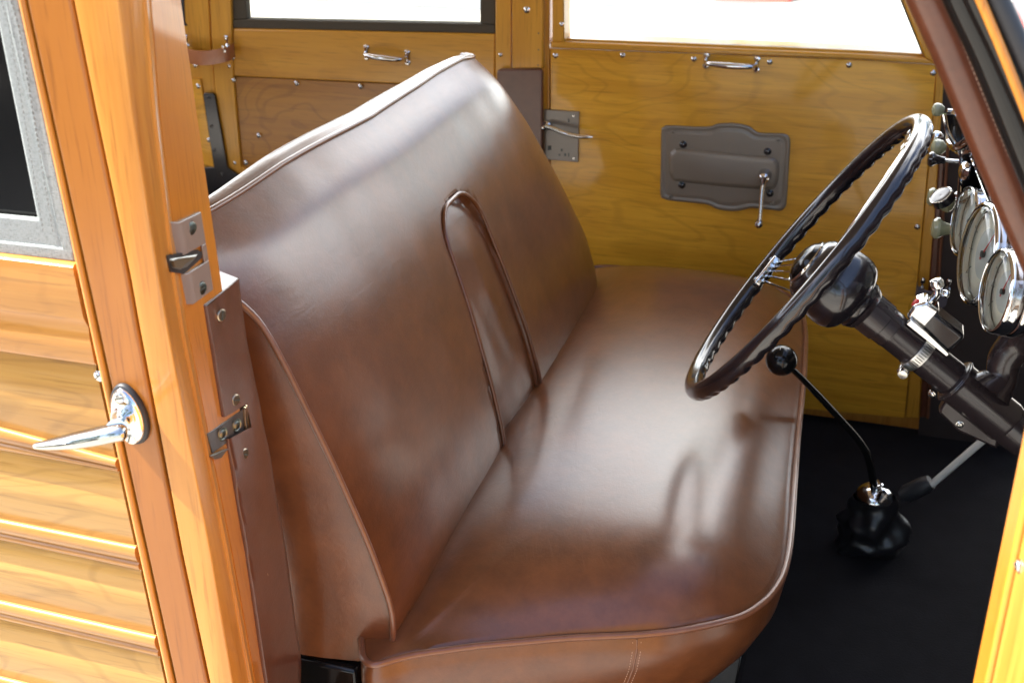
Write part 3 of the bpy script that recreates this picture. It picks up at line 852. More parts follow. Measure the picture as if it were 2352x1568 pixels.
# latch plate and lever
lp = slabY('latch_plate', [(1249, 252), (1330, 257), (1328, 373), (1249, 366)], YP-.004, .004, M_grey, fd, bevel=.001)
for x, y in [(1318, 266), (1318, 364)]: screw(lp, pY(x, y, YP-.004), NY, .003, .0016, M_chrome_d, washer=False)
for x, y, w_, h_ in [(1306, 277, 1.5, 4), (1290, 345, 2, 3), (1298, 356, 2, 3), (1306, 356, 1.2, 4), (1285, 356, 2, 2), (1262, 340, 4, 5)]:
    slabY('punched_mark', [(x-w_, y-h_), (x+w_, y-h_), (x+w_, y+h_), (x-w_, y+h_)], YP-.0046, .001, M_ink, lp, bevel=0)
c = pY(1256, 288, YP-.004)
mesh('boss', *g_lathe([(.010, 0), (.0095, .006), (.006, .010), (.006, .018), (.0045, .022), (0, .023)], c, NY, 20), M_chrome, lp)
pts = spline([pY(1254, 290, YP-.022), pY(1272, 296, YP-.026), pY(1300, 307, YP-.032), pY(1335, 314, YP-.034), pY(1362, 315, YP-.034)], 6)
mesh('lever', *g_tube(pts, list(np.interp(np.linspace(0, 1, len(pts)), [0, .5, .85, 1], [.0048, .0042, .0045, .002])), 12), M_chrome, lp)
# window winder plate
def blend_outline(px, n=5): return [tuple(p[:2]) for p in spline([A(x, y, 0) for x, y in px], n, closed=True)]
big = [(1519, 302), (1524, 292), (1538, 288), (1600, 291), (1632, 290), (1650, 284), (1690, 283), (1720, 290), (1742, 304), (1780, 306), (1800, 307), (1812, 314), (1815, 330),
       (1812, 380), (1807, 460), (1803, 476), (1790, 484), (1762, 481), (1725, 478), (1690, 485), (1650, 481), (1620, 469), (1550, 462), (1526, 457), (1517, 444), (1518, 370)]
def inset(px, k):
    cx = (min(p[0] for p in px)+max(p[0] for p in px))/2; cy = (min(p[1] for p in px)+max(p[1] for p in px))/2
    wx = (max(p[0] for p in px)-min(p[0] for p in px))/2; wy = (max(p[1] for p in px)-min(p[1] for p in px))/2
    return [(cx+(x-cx)*(1-k/wx), cy+(y-cy)*(1-k/wy)) for x, y in px]
bo = blend_outline(big)
def relief(name, levels, mat, parent):
    rows = [[pY(x, y, YP-h) for x, y in lv] for lv, h in levels]
    V, Fc = g_grid(rows, cc=True); nc = len(levels[0][0]); Fc.append(tuple((len(levels)-1)*nc+j for j in range(nc)))
    return mesh(name, V, Fc, mat, parent, sharp=60)
wp = relief('window_winder', [(bo, 0), (bo, .0035), (inset(bo, 2.5), .0052), (inset(bo, 7), .0056), (inset(bo, 10), .0044), (inset(bo, 13), .0042), (inset(bo, 16), .0056), (inset(bo, 22), .0058)], M_grey, fd)
sm_ = [(1537, 356), (1545, 345), (1560, 341), (1650, 348), (1745, 358), (1775, 361), (1787, 372), (1790, 392), (1786, 420), (1778, 432), (1760, 436), (1650, 427), (1560, 417), (1545, 412), (1537, 398), (1535, 376)]
so_ = blend_outline(sm_)
relief('raised_boss', [(so_, .0056), (inset(so_, 3), .010), (inset(so_, 7), .0128), (inset(so_, 12), .0135)], M_grey, wp)
for x, y in [(1569, 332), (1763, 348), (1566, 425), (1768, 444)]: screw(wp, pY(x, y, YP-.0056), NY, .0058, .0045, M_blackp, slot=0)
for x, y in [(1546, 304), (1788, 322), (1540, 452), (1774, 468)]: screw(wp, pY(x, y, YP-.0056), NY, .004, .0022, M_grey, washer=False)
c = pY(1757, 402, YP-.013)
mesh('crank_boss', *g_lathe([(.013, 0), (.0125, .006), (.0095, .012), (.0095, .022), (.006, .026), (0, .027)], c, NY, 24), M_chrome, wp)
pts = spline([pY(1757, 404, YP-.034), pY(1752, 425, YP-.034), pY(1749, 455, YP-.040), pY(1747, 485, YP-.046), pY(1744, 512, YP-.048)], 6)
ck = mesh('crank_arm', *g_tube(pts, list(np.interp(np.linspace(0, 1, len(pts)), [0, .25, .7, 1], [.009, .0062, .0048, .006])), 14, flat=.8), M_chrome, wp)
mesh('crank_knob', *g_lathe([(.004, -.004), (.0075, 0), (.0085, .005), (.007, .012), (.003, .015), (0, .0155)], pY(1744, 512, YP-.047), NY, 16), M_chrome, wp)

# ================================================================ FAR CENTRE PILLAR, REAR DOOR
fp = thing('door_pillar', 'far centre pillar of golden wood between the two far doors, leather covered below', 'pillar', (-.63, YF+.02, 0))
slabY('post', [(1175, -80), (1247, -80), (1247, 158), (1176, 160)], YF-.012, .07, W_fr, fp, bevel=.003)
slabY('post', [(1177, 160), (1247, 158), (1247, 900), (1177, 900)], YF-.010, .06, W_fr, fp, bevel=.001)
slabY('leather_cover', [(1140, 164), (1150, 159), (1236, 158), (1246, 163), (1246, 700), (1140, 700)], YF-.020, .012, L_trim, fp, bevel=.004, seg=3)
screw(fp, pY(1210, 23, YF-.012), NY, .0052, .003)
for x, y in [(1237, 77), (1237, 115), (1236, 150)]: mesh('nail_hole', *g_lathe([(.0016, 0), (.0014, .0004), (0, .0005)], pY(x, y, YF-.012), NY, 8), M_ink, fp)
rf = thing('rear_door', 'far rear door with golden rail, swirling brown plywood panel and canvas framed window', 'car door', (-1.0, YF, 0))
slabY('window_rail', [(535, 66), (1137, 79), (1137, 204), (536, 176)], YF-.001, .05, W_frx, rf, bevel=.003)
slabY('lining_panel', [(534, 176.5), (1137, 204.5), (1137, 860), (600, 860), (553, 385)], YF+.002, .02, W_ply2, rf, bevel=.001)
slabY('lock_stile', [(1137.5, -80), (1174, -80), (1174, 880), (1137.5, 880)], YF-.003, .05, W_fr, rf, bevel=.002)
slabY('hinge_stile', [(478, -80), (528, -80), (533, 100), (536, 178), (556, 400), (514, 395), (497, 260), (486, 90)], YF-.004, .05, W_fr, rf, bevel=.002)
slabY('bottom_rail', [(514, 380), (556, 382), (640, 440), (900, 560), (900, 640), (600, 480), (512, 395)], YF-.003, .05, W_frx, rf, bevel=.002)
cf = [(527, -80), (531, 66), (1137, 78), (1137, -80), (1103, -80), (1103, 54), (567, 42), (559, -80)]
# canvas as three strips
slabY('window_binding', [(526, -80), (558, -80), (567, 44), (531, 44)], YF+.004, .02, M_canvd, rf, bevel=.001)
slabY('window_binding', [(1103, -80), (1137, -80), (1137, 56), (1103, 55)], YF+.004, .02, M_canvd, rf, bevel=.001)
slabY('window_binding', [(531, 44.5), (1137, 57), (1137, 78), (531, 65)], YF+.002, .03, M_canvd, rf, bevel=.002)
slabY('window_glass', [(540, -90), (1120, -90), (1120, 60), (540, 50)], YF+.014, .003, M_glass, rf, bevel=0)
slabY('outer_skin', [(420, 66), (1180, 82), (1180, 900), (560, 880)], YF+.06, .02, W_ext, rf, bevel=0)
for x, y in [(536, 184), (681, 192), (828, 199), (594, 312), (716, 321), (564, 374), (1150, 126), (540, 374), (527, 152), (533, 133)]:
    screw(rf, pY(x, y, YF-.002), NY, .0042, .003)
pull_handle(842, 120, 936, 132, YF, rf)
rp_ = thing('rear_pillar', 'golden wood rear pillar at the far left corner of the cabin with black bracket', 'pillar', (-1.3, YF, 0))
slabY('post', [(425, -80), (474, -80), (484, 100), (512, 395), (505, 470), (380, 470), (380, 100), (420, 60)], YF+.001, .05, W_fr, rp_, bevel=.002)
slabY('inner_panel', [(380, 180), (460, 182), (492, 385), (380, 350)], YF-.004, .006, W_ply, rp_, bevel=.001)
slabY('seal', [(360, -80), (418, -80), (424, 52), (430, 60), (360, 60)], YF-.002, .03, M_rub, rp_, bevel=.002)
br = slabY('bracket', [(466, 218), (470, 214), (488, 214), (493, 220), (522, 385), (560, 410), (600, 470), (480, 470), (455, 385), (491, 385)], YF-.012, .006, M_blackp, rp_, bevel=.001)
for x, y in [(480, 226), (486, 290), (492, 345), (510, 400)]: screw(rp_, pY(x, y, YF-.012), NY, .004, .002, M_blackp, washer=False)
for x, y in [(448, 150), (455, 198), (480, 322)]: screw(rp_, pY(x, y, YF-.004), NY, .0042, .003)
# check straps
def strap(name, lab, xl, xr, yt, yb, Y, mat, posts, sag=6, bulge=.035, rivets=(), pr=.005):
    a, b = pY(xl, yt, Y), pY(xr, yt, Y); h = abs(pY(xl, yb, Y)[2]-a[2])
    t = thing(name, lab, 'strap', tuple((a+b)/2))
    top = spline([a, a+A(.004, -bulge*.75, -.004), (a+b)/2+A(0, -bulge, -.010), b+A(-.004, -bulge*.75, -.004), b], 8)
    rows = []
    for p in top: rows.append([p, p+A(0, -.001, -h*.5), p+A(0, 0, -h), p+A(0, .003, -h), p+A(0, .002, -h*.5), p+A(0, .003, 0)])
    V, Fc = g_grid(rows, cc=True, capr=True); mesh('band', V, Fc, mat, t, bevel=.0008, sharp=40)
    for x, y in posts:
        p = pY(x, y, Y); mb = MB()
        mb.add(*g_lathe([(0, -.001), (pr*.8, 0), (pr*1.1, .003), (pr*.8, .007), (pr*.4, .009), (pr*.38, .014), (pr*.9, .016), (pr, .022), (pr*.6, .026), (0, .027)], p+A(0, 0, -.022), A(0, -.2, 1), 14))
        mb.build('post', M_chrome, t)
    for x, y in rivets: mesh('rivet', *g_lathe([(.0035, 0), (.003, .0015), (0, .002)], pY(x, y, Y-bulge*.85), NY, 12), M_chrome_d, t)
    return t
strap('check_strap', 'tan leather strap with chrome posts joining rear pillar and far rear door', 430, 536, 99, 131, YF-.01, L_strap, [(429, 82), (522, 84)], rivets=[(512, 108), (516, 118)])
strap('check_strap', 'grey suede strap hung between two chrome posts beside the far kick panel', 2107, 2182, 645, 690, YF-.02, M_suede, [(2120, 640), (2180, 642)], bulge=.03)

# ================================================================ FAR COWL SIDE
ck_ = thing('kick_panel', 'dark brown trim panel in the footwell beyond the dashboard, edged with a leather welt', 'trim panel', (.3, YF, 0))
slabY('panel', [(2150, 170), (2400, 250), (2400, 1150), (2105, 1050), (2150, 500)], YF+.006, .02, M_kick, ck_, bevel=0)
slabY('edge_trim', [(2160, 330), (2172, 330), (2152, 640), (2128, 960), (2112, 958), (2134, 640)], YF-.001, .02, L_pill, ck_, bevel=.003)
mesh('welt', *g_tube([pY(2178, 330, YF-.003), pY(2156, 640, YF-.003), pY(2131, 960, YF-.003)], .0028, 8), L_pip, ck_)
fa = thing('windscreen_pillar', 'far windscreen pillar of golden wood leaning back beside the front door window', 'pillar', (.1, YF, .8))
slabY('post', [(2064, -80), (2105, -80), (2185, 160), (2172, 172), (2153, 150)], YF+.0, .05, W_fr, fa, bevel=.002)

# ================================================================ DASHBOARD
da = thing('dashboard', 'dark brown painted dashboard with cream faced chrome rimmed dials', 'dashboard', (.22, 1.6, .75))
prof = [(.36, .945), (.29, .945), (.245, .935), (.222, .915), (.208, .87), (.204, .80), (.206, .72), (.214, .66), (.232, .615), (.262, .590), (.30, .583), (.36, .60)]
prof = [tuple(p[:2]) for p in spline([A(a, b, 0) for a, b in prof], 4)]
rows = []
for Y in np.linspace(.93, 2.27, 30):
    rows.append([A(a-.012*math.sin(math.pi*(Y-.93)/1.34), Y, z) for a, z in prof])
V, Fc = g_grid(rows, capr=False)
mesh('fascia', V, Fc, M_dash, da, sharp=70)
NG = nrm([-.955, -.215, .11])
def gauge(px, py, Y, r, needle, lab):
    c = pY(px, py, Y)
    u, v, n = frame(NG)
    # u horizontal, v up-ish
    t = mesh('gauge', *g_lathe([(r*.90, -.055), (r*.98, -.050), (r*1.02, -.028), (r*1.02, -.022)], c, NG, 48), M_colp, da)
    t['label'] = lab; t['group'] = 'cream dials on the dashboard'
    bz = [(r*1.0, -.028), (r*1.06, -.024), (r*1.06, -.018), (r*1.01, -.016), (r*1.04, -.013), (r*1.05, -.008), (r*1.02, -.005), (r*1.03, -.002), (r*1.01, .002), (r*.96, .0035), (r*.93, .001), (r*.925, -.004), (r*.92, -.010)]
    V, Fc = g_lathe(bz, c, NG, 64); Fc = Fc[:-2]
    mesh('bezel', V, Fc, M_chrome, t, sharp=70)
    mb = MB(); mb.add(*g_lathe([(r*.93, -.011), (r*.60, -.0106), (0, -.0105)], c, NG, 48)); nf = len(mb.F)
    for k in range(11):
        a = math.radians(-130+26*k); d = u*math.sin(a)+v*math.cos(a)
        L = .10 if k % 5 == 0 else .05
        mb.add(*g_box(c+n*-.0100+d*r*(.86-L/2), (r*.012, r*L, .0004), (np.cross(d, n), d, n)))
    dd = mb.build('dial', M_dial, t, sharp=60); dd.data.materials.append(M_ink)
    for p in list(dd.data.polygons)[nf:]: p.material_index = 1
    mesh('dial_ring', *g_lathe([(r*.52, -.0104), (r*.50, -.0085), (r*.2, -.0080), (0, -.0080)], c, NG, 48), M_dial2, t)
    a = math.radians(needle); d = u*math.sin(a)+v*math.cos(a)
    mesh('needle', *g_prism([c+n*-.006-d*r*.15+np.cross(d, n)*r*.03, c+n*-.006+d*r*.78, c+n*-.006-d*r*.15-np.cross(d, n)*r*.03], n*.0006), M_red, t, smooth=False)
    mesh('needle_hub', *g_lathe([(r*.07, -.009), (r*.07, -.004), (0, -.0035)], c, NG, 16), M_ink, t)
    # domed glass
    dome = [(r*.945*math.cos(a_), .0+r*.22*math.sin(a_)) for a_ in np.linspace(0, math.pi/2, 9)]
    V, Fc = g_lathe(dome, c, NG, 48)
    mesh('glass', V, Fc[:-2] if False else Fc[:-2]+[Fc[-1]], M_glass, t, sharp=80)
    return t
gauge(2216, 507, 1.66, .047, 40, 'farthest and highest of three overlapping cream dials on the dashboard')
gauge(2246, 582, 1.50, .062, 30, 'largest cream dial, middle one of the three overlapping dials')
gauge(2290, 668, 1.36, .047, 20, 'nearest and lowest of three overlapping cream dials beside the column')
# top pod with chrome rings
c = pY(2222, 262, 1.72)
NP = nrm([-.9, -.25, .38])
V, Fc = g_lathe([(.050, -.06), (.052, -.04), (.050, -.022), (.053, -.02), (.053, -.012), (.050, -.010), (.052, -.006), (.049, 0), (.044, .003), (.040, .0), (.039, -.004), (0, -.003)], c, NP, 48)
pod = mesh('pod', V, Fc, M_chrome, da, sharp=60)
mesh('pod_hood', *g_tube([c-NP*.055, c-NP*.12+A(0, 0, -.01), c-NP*.17+A(0, 0, -.02)], [.05, .042, .02], 32), M_dash, pod)
# chrome trim line of the instrument surround
out = spline([pY(2168, 262, 1.70), pY(2176, 300, 1.70), pY(2192, 330, 1.70), pY(2206, 352, 1.70), pY(2208, 380, 1.70), pY(2205, 430, 1.70), pY(2202, 468, 1.70)], 6)
V, Fc = g_prism(out+[pY(2250, 480, 1.74), pY(2262, 400, 1.74), pY(2235, 300, 1.74)], A(.012, .004, 0))
surr = mesh('instrument_surround', V, Fc, M_gloss, da, bevel=.001)
mesh('chrome_edge', *g_tube(out, .0032, 10), M_chrome, surr)
mesh('chrome_edge', *g_tube(spline([pY(2226, 350, 1.70), pY(2240, 385, 1.68), pY(2262, 440, 1.6), pY(2278, 478, 1.54)], 6), .0018, 8), M_chrome, surr)
mesh('chrome_edge', *g_tube(spline([pY(2202, 468, 1.70), pY(2214, 462, 1.69), pY(2222, 456, 1.68)], 6), .002, 8), M_chrome, surr)
mesh('lamp', *g_lathe([(.012, 0), (.013, .003), (.009, .006), (0, .007)], pY(2219, 392, 1.69), nrm([-.9, -.4, .1]), 24), M_chrome, surr)
def knob(px, py, Y, s, mat, lab, kind='flare', ax=None):
    s = s*.84; ax = nrm(ax if ax is not None else [-.97, -.15, .05]); c = pY(px, py, Y)
    if kind == 'flare':
        t = mesh('knob', *g_lathe([(.006*s, -.022*s), (.0065*s, -.015*s), (.009*s, -.007*s), (.0135*s, -.001*s), (.0135*s, .002*s), (.010*s, .006*s), (0, .007*s)], c, ax, 24), mat, da, label=lab)
    else:
        t = mesh('knob', *g_lathe([(.006*s, -.014*s), (.011*s, -.008*s), (.0125*s, -.001*s), (.011*s, .004*s), (.005*s, .007*s), (0, .0075*s)], c, ax, 24), mat, da, label=lab)
    mesh('stem', *g_lathe([(.0035*s, -.07), (.0035*s, -.02*s)], c, ax, 12), M_chrome, t)
knob(2150, 252, 1.95, 1.0, M_ivory, 'pale knob highest on the dashboard beside the wheel top', 'b')
knob(2148, 316, 1.93, 1.0, M_chrome, 'chrome knob above the ivory one at the far dashboard', 'b')
knob(2150, 338, 1.90, 1.2, M_ivory, 'ivory knob below the chrome knob at the far dashboard', 'b')
knob(2140, 366, 1.84, 1.0, M_blackp, 'ribbed black knob between the ivory knobs', 'flare')
knob(2141, 452, 1.84, 1.2, M_ivory, 'ivory flared knob seen side on behind the black ring knob', 'flare')
knob(2170, 470, 1.80, 1.25, M_ivory, 'ivory knob tucked below the black ring knob', 'b', [-.6, -.5, -.5])
knob(2153, 524, 1.72, 1.35, M_ivory, 'lowest ivory flared pull knob on the dashboard', 'flare')
kc = pY(2163, 452, 1.74)
kn = mesh('knob', *g_lathe([(.012, -.010), (.0165, -.008), (.0165, .003), (.013, .004), (0, .0025)], kc, nrm([-.55, -.3, .8]), 32), M_blackp, da, sharp=40, label='black glossy knob with chrome rim')
mesh('rim', *g_tube([kc+(frame(nrm([-.55, -.3, .8]))[0]*math.cos(a)+frame(nrm([-.55, -.3, .8]))[1]*math.sin(a))*.0155+nrm([-.55, -.3, .8])*.0035 for a in np.linspace(0, 2*math.pi, 33)[:-1]], .0009, 8, closed=True), M_chrome, kn)

# ================================================================ STEERING WHEEL AND COLUMN
WC = A(-.060, 1.498, .659); RW = .215
al = math.radians(34.5)
WN = nrm(A(-math.cos(al), .03, math.sin(al)))
sw = thing('steering_wheel', 'thin rimmed dark steering wheel with finger grips and chrome wire spokes', 'steering wheel', tuple(WC))
wu = nrm(np.cross(WN, A(0, 0, 1))); wv = np.cross(wu, WN)
if wv[2] < 0: wv = -wv
rows = []
NSEG = 432; NT_ = 22
for k in range(NSEG):
    a = 2*math.pi*k/NSEG; d = wu*math.cos(a)+wv*math.sin(a); rr = []
    rip = .5+.5*math.cos(a*54)
    rip = rip**.7
    for j in range(NT_):
        b = 2*math.pi*j/NT_
        # b=0 outward, pi/2 towards the driver
        wgt = max(0, -math.sin(b))**1.2
        r_o = .0113-.0021*wgt*(1-rip)+.0012*wgt
        rr.append(WC+d*(RW+r_o*math.cos(b))+WN*(r_o*1.05*math.sin(b)))
    rows.append(rr)
V, Fc = g_grid(rows, cr=True, cc=True)
mesh('rim', V, Fc, M_bakelite, sw, sharp=80)
hub = [(.0312, .0125), (.0345, .0115), (.040, .0085), (.0455, .003), (.0485, -.004), (.052, -.018), (.0552, -.032), (.0562, -.043), (.0552, -.053), (.0515, -.062), (.0455, -.068), (.0385, -.0715), (.0355, -.0725), (.0355, -.078), (.034, -.080), (.030, -.084), (.0265, -.094)]
HC = WC-WN*.020
mesh('hub', *g_lathe([(a_*.94, b_*.96) for a_, b_ in hub], HC, WN, 64), M_bakelite, sw, sharp=40)
mesh('horn_button', *g_lathe([(.0305, .008), (.0308, .0135), (.0300, .0150), (.0293, .0146), (.0286, .0162), (.0279, .0158), (.0272, .0174), (.0265, .0170), (.0258, .0186), (.0251, .0182), (.0244, .0196), (.020, .0222), (.014, .0242), (.008, .0252), (0, .0256)], HC, WN, 64), M_gloss, sw, sharp=25)
mesh('horn_ring', *g_lathe([(.0318, .0115), (.0325, .0140), (.0316, .0150), (.0306, .0140)], HC, WN, 64), M_chrome, sw)
sp_angles = []
def rim_angle(px, py):
    d = ray(px, py); t = ((WC-O)@WN)/(d@WN); p = O+d*t-WC
    return math.atan2(p@wv, p@wu)
a0 = rim_angle(1742, 628)
for k in range(2):
    a = math.radians((-33, 87)[k])
    d = wu*math.cos(a)+wv*math.sin(a); e = np.cross(WN, d)
    pr_ = WC+d*(RW-.014)
    sp = mesh('spoke_clamp', *g_box(pr_-d*.006, (.013, .050, .011), (d, e, WN)), M_chrome, sw, bevel=.003, seg=3)
    for i in range(5):
        o_ = (i-2)*(.0078 if k != 1 else .0042)
        p0 = HC+d*.046+e*o_*2.0-WN*.002; p1 = pr_-d*.008+e*o_+WN*0.0
        mesh('spoke', *g_tube([p0, p1], .0013 if k == 0 else .0008, 8), M_chrome, sw)
        mesh('ferrule', *g_tube([p1+d*.0, p1-d*.012], .0030, 10), M_chrome, sp)
    for s in (-1, 1): mesh('clamp_screw', *g_lathe([(.0032, 0), (.003, .0015), (0, .002)], pr_-d*.002+e*s*.018+WN*.0055, WN, 10), M_chrome_d, sp)
# column
cn = -WN
def cp(s): return WC+cn*s
co_t = thing('steering_column', 'dark painted steering column running from the wheel hub under the dashboard', 'steering column', tuple(cp(.2)))
mesh('tube', *g_lathe([(.0245, .10), (.0245, .145), (.0238, .1455), (.0238, .148), (.0235, .149), (.0235, .34)], WC, cn, 40), M_colp, co_t, sharp=40)
mesh('upper_collar', *g_lathe([(.032, .098), (.0290, .104), (.0268, .106), (.0262, .130), (.0248, .131)], WC, cn, 40), M_colp, co_t, sharp=40)
mesh('lower_tube', *g_lathe([(.0265, .30), (.0265, .75)], WC, cn, 40), M_colp, co_t)
bk_ = mesh('bracket', *g_lathe([(.0238, .244), (.0285, .246), (.0300, .250), (.0285, .254), (.0285, .330), (.027, .334)], WC, cn, 40), M_colp, co_t, sharp=30)
mesh('bracket_lip', *g_tube([cp(.249)+(frame(cn)[0]*math.cos(a)+frame(cn)[1]*math.sin(a))*.0295 for a in np.linspace(0, 2*math.pi, 41)[:-1]], .0016, 8, closed=True), M_colp, bk_)
# arm up to the dash, flaring at both ends
b0 = cp(.285)+A(.012, -.006, .018); b1 = pY(2318, 775, 1.50)
arm = spline([b0, b0*.65+b1*.35+A(.006, 0, -.006), b0*.3+b1*.7+A(.004, 0, -.004), b1+A(.02, 0, .01)], 6)
mesh('bracket_arm', *g_tube(arm, list(np.interp(np.linspace(0, 1, len(arm)), [0, .4, .8, 1], [.030, .019, .022, .040])), 24), M_colp, co_t, sharp=80)
ear = [cp(.262)+A(-.018, -.012, -.012), cp(.262)+A(-.026, -.012, -.034), cp(.285)+A(-.018, -.012, -.044), cp(.330)+A(-.004, -.012, -.036), cp(.325)+A(0, -.012, -.01)]
mesh('bracket_ear', *g_prism(ear, A(0, .02, 0)), M_colp, co_t, bevel=.004, seg=3)
screw(co_t, cp(.283)+A(-.015, -.0125, -.034), NY, .004, .0025, M_chrome_d)
screw(co_t, cp(.24)+A(-.018, -.01, -.022), nrm([-.5, -.7, -.3]), .005, .004, M_chrome_d)
# turn signal switch
e_up = nrm(A(.566, 0, .824)); e_sd = nrm(np.cross(WN, e_up))
if e_sd[1] > 0: e_sd = -e_sd        # towards the camera
ts = thing('turn_signal_switch', 'chrome and black turn signal switch clamped on the steering column', 'switch', tuple(cp(.17)))
q = cp(.175)+e_up*.040+A(0, .012, 0)
bx = (cn, e_sd, e_up)
mesh('body', *g_box(q+cn*.014, (.052, .040, .030), bx), M_blackp, ts, bevel=.005, seg=3)
hx = g_prism([q-cn*.034+e_up*.004-e_sd*.018, q-cn*.026+e_up*.019-e_sd*.018, q-cn*.006+e_up*.021-e_sd*.018, q-cn*.001-e_up*.010-e_sd*.018, q-cn*.004-e_up*.019-e_sd*.018, q-cn*.030-e_up*.012-e_sd*.018], e_sd*.038)
mesh('chrome_housing', *hx, M_chrome, ts, bevel=.004, seg=3)
mesh('saddle', *g_prism([q-cn*.026-e_up*.008+e_sd*.022, q-cn*.002-e_up*.008+e_sd*.022, q+cn*.040-e_up*.012+e_sd*.022, q+cn*.040-e_up*.018+e_sd*.020, q-cn*.026-e_up*.018+e_sd*.020], e_sd*.006), M_chrome, ts, bevel=.0015)
lv = spline([q-cn*.018+e_up*.018, q-cn*.020+e_up*.030+e_sd*.002, q-cn*.026+e_up*.037+e_sd*.004], 5)
lev = ts
mesh('lever', *g_tube(lv, .0045, 12), M_chrome, ts)
mesh('lever_tip', *g_lathe([(.004, -.006), (.0075, -.003), (.0085, .003), (.007, .008), (0, .0095)], q-cn*.028+e_up*.040+e_sd*.006, nrm(-cn*.9+e_up*.5), 18), M_chrome, lev)
mesh('lever_tip', *g_lathe([(.004, -.004), (.0055, 0), (.0045, .004), (0, .0055)], q-cn*.012+e_up*.036, nrm(cn*.7+e_up*.4+e_sd*.3), 14), M_chrome, lev)
mesh('lens', *g_lathe([(.006, 0), (.0055, .003), (0, .0045)], q-cn*.031+e_up*.006+e_sd*.008, -cn, 14), M_red, ts)
# hose clamp
hc = thing('hose_clamp', 'slotted steel hose clamp tightened round the steering column', 'hose clamp', tuple(cp(.19)))
u_, v_, n_2 = frame(cn)
V, Fc = g_lathe([(.0238, .183), (.0252, .183), (.0254, .1855), (.0254, .1945), (.0252, .197), (.0238, .197)], WC, cn, 64)
cb = mesh('band', V, Fc, plain('bright_zinc', (.62, .62, .60), .28, 1, var=.1), hc, sharp=30)
mb = MB()
for k in range(26):
    a = 2*math.pi*k/44+2.2
    d = u_*math.cos(a)+v_*math.sin(a); e = np.cross(cn, d)
    mb.add(*g_box(cp(.190)+d*.0254, (.0095, .0010, .0004), (cn, e, d)))
mb.build('slots', M_ink, cb, smooth=False)
qs = cp(.190)-e_up*.027+e_sd*.006
mesh('housing', *g_box(qs, (.013, .018, .011), (cn, nrm(e_sd-e_up*.4), nrm(e_up+e_sd*.4))), M_chrome_d, hc, bevel=.003)
hs = mesh('worm_screw', *g_lathe([(.0045, 0), (.0068, .001), (.0068, .0065), (.006, .008), (0, .0085)], qs+e_sd*.010, nrm(e_sd*1.0-e_up*.2), 18), M_chrome_d, hc, sharp=40)

# ================================================================ GEAR LEVER, HANDBRAKE
gl2 = thing('gear_lever', 'bent black gear lever with round black knob rising from a leather boot', 'gear lever', tuple(pZ(2020, 1220, 0)))
YB = 1.86
kp = pY(1795, 827, 1.66)
lev_p = spline([kp, pY(1835, 862, 1.68), pY(1880, 908, 1.72), pY(1935, 968, 1.77), pY(1975, 1015, 1.80), pY(1996, 1056, 1.82), pY(2008, 1120, 1.85)], 6)
mesh('shaft', *g_tube(lev_p, list(np.interp(np.linspace(0, 1, len(lev_p)), [0, .3, 1], [.0038, .0052, .0066])), 16), M_gloss, gl2)
V = []
kb = mesh('knob', *g_lathe([(.0232*math.sin(t), -.0232*math.cos(t)) for t in np.linspace(.02, math.pi-.02, 24)], kp, nrm(kp-lev_p[6]), 36), M_gloss, gl2)
# small pale shift mark on the knob's top
mk = kp+nrm(A(-.12, -.35, .9))*.0233
uu, vv, nn = frame(nrm(A(-.12, -.35, .9)))
mesh('shift_mark', *g_box(mk, (.004, .0006, .0004), (uu, vv, nn)), M_dial, kb, smooth=False)
bb = pY(2010, 1128, 1.855)
mesh('chrome_cap', *g_lathe([(.030, -.012), (.031, -.008), (.029, -.003), (.022, .004), (.014, .008), (.010, .009), (.010, .014), (.0115, .016), (.0095, .018), (.006, .018)], bb, nrm([.0, -.12, 1]), 40), M_chrome, gl2, sharp=50)
rows = []
for k in range(22):
    t = k/21; z = bb[2]-.010-t*(bb[2]-.012); rr = []
    for j in range(64):
        a = 2*math.pi*j/64
        rad = .030+.020*sstep(0, .75, t)+.004*math.sin(t*13+a*2)+.013*t*mnoise.noise(Vector((math.cos(a)*2.2, math.sin(a)*2.2, t*5)))
        rad += .0065*math.sin(a*4+t*4)*math.sin(math.pi*t)+.003*math.sin(a*9-t*7)*math.sin(math.pi*t)*t
        rr.append(A(bb[0]+.006*t+rad*math.cos(a)*1.1, bb[1]+.022*t+rad*math.sin(a)*.9, z+.006*math.sin(a*2+1)*math.sin(math.pi*t)))
    rows.append(rr)
V, Fc = g_grid(rows, cc=True)
M_boot = plain('black_boot_leather', (.014, .013, .014), .34, 0, .2, .2, bumpsc=300, bumps=.3)
mesh('boot', V, Fc, M_boot, gl2, sharp=80)
hb = thing('handbrake_lever', 'polished handbrake rod slanting up from a black rubber grip', 'handbrake', tuple(pY(2110, 1120, 1.85)))
mesh('rod', *g_tube([pY(2125, 1125, 1.86), pY(2290, 983, 1.80)], .0060, 12), plain('rod_shine', (.62, .62, .58), .3, 0, .6), hb)  # pale non-metal colour stands in for the bright reflection along the chrome
mesh('grip', *g_tube([pY(2070, 1140, 1.87), pY(2085, 1133, 1.87), pY(2125, 1113, 1.86), pY(2138, 1106, 1.86)], [.010, .016, .015, .012], 18), M_rub, hb)
mesh('cable', *g_tube(spline([pY(2255, 885, 1.75), pY(2280, 873, 1.75), pY(2310, 870, 1.75)], 5), .0035, 8), M_steel, co_t)

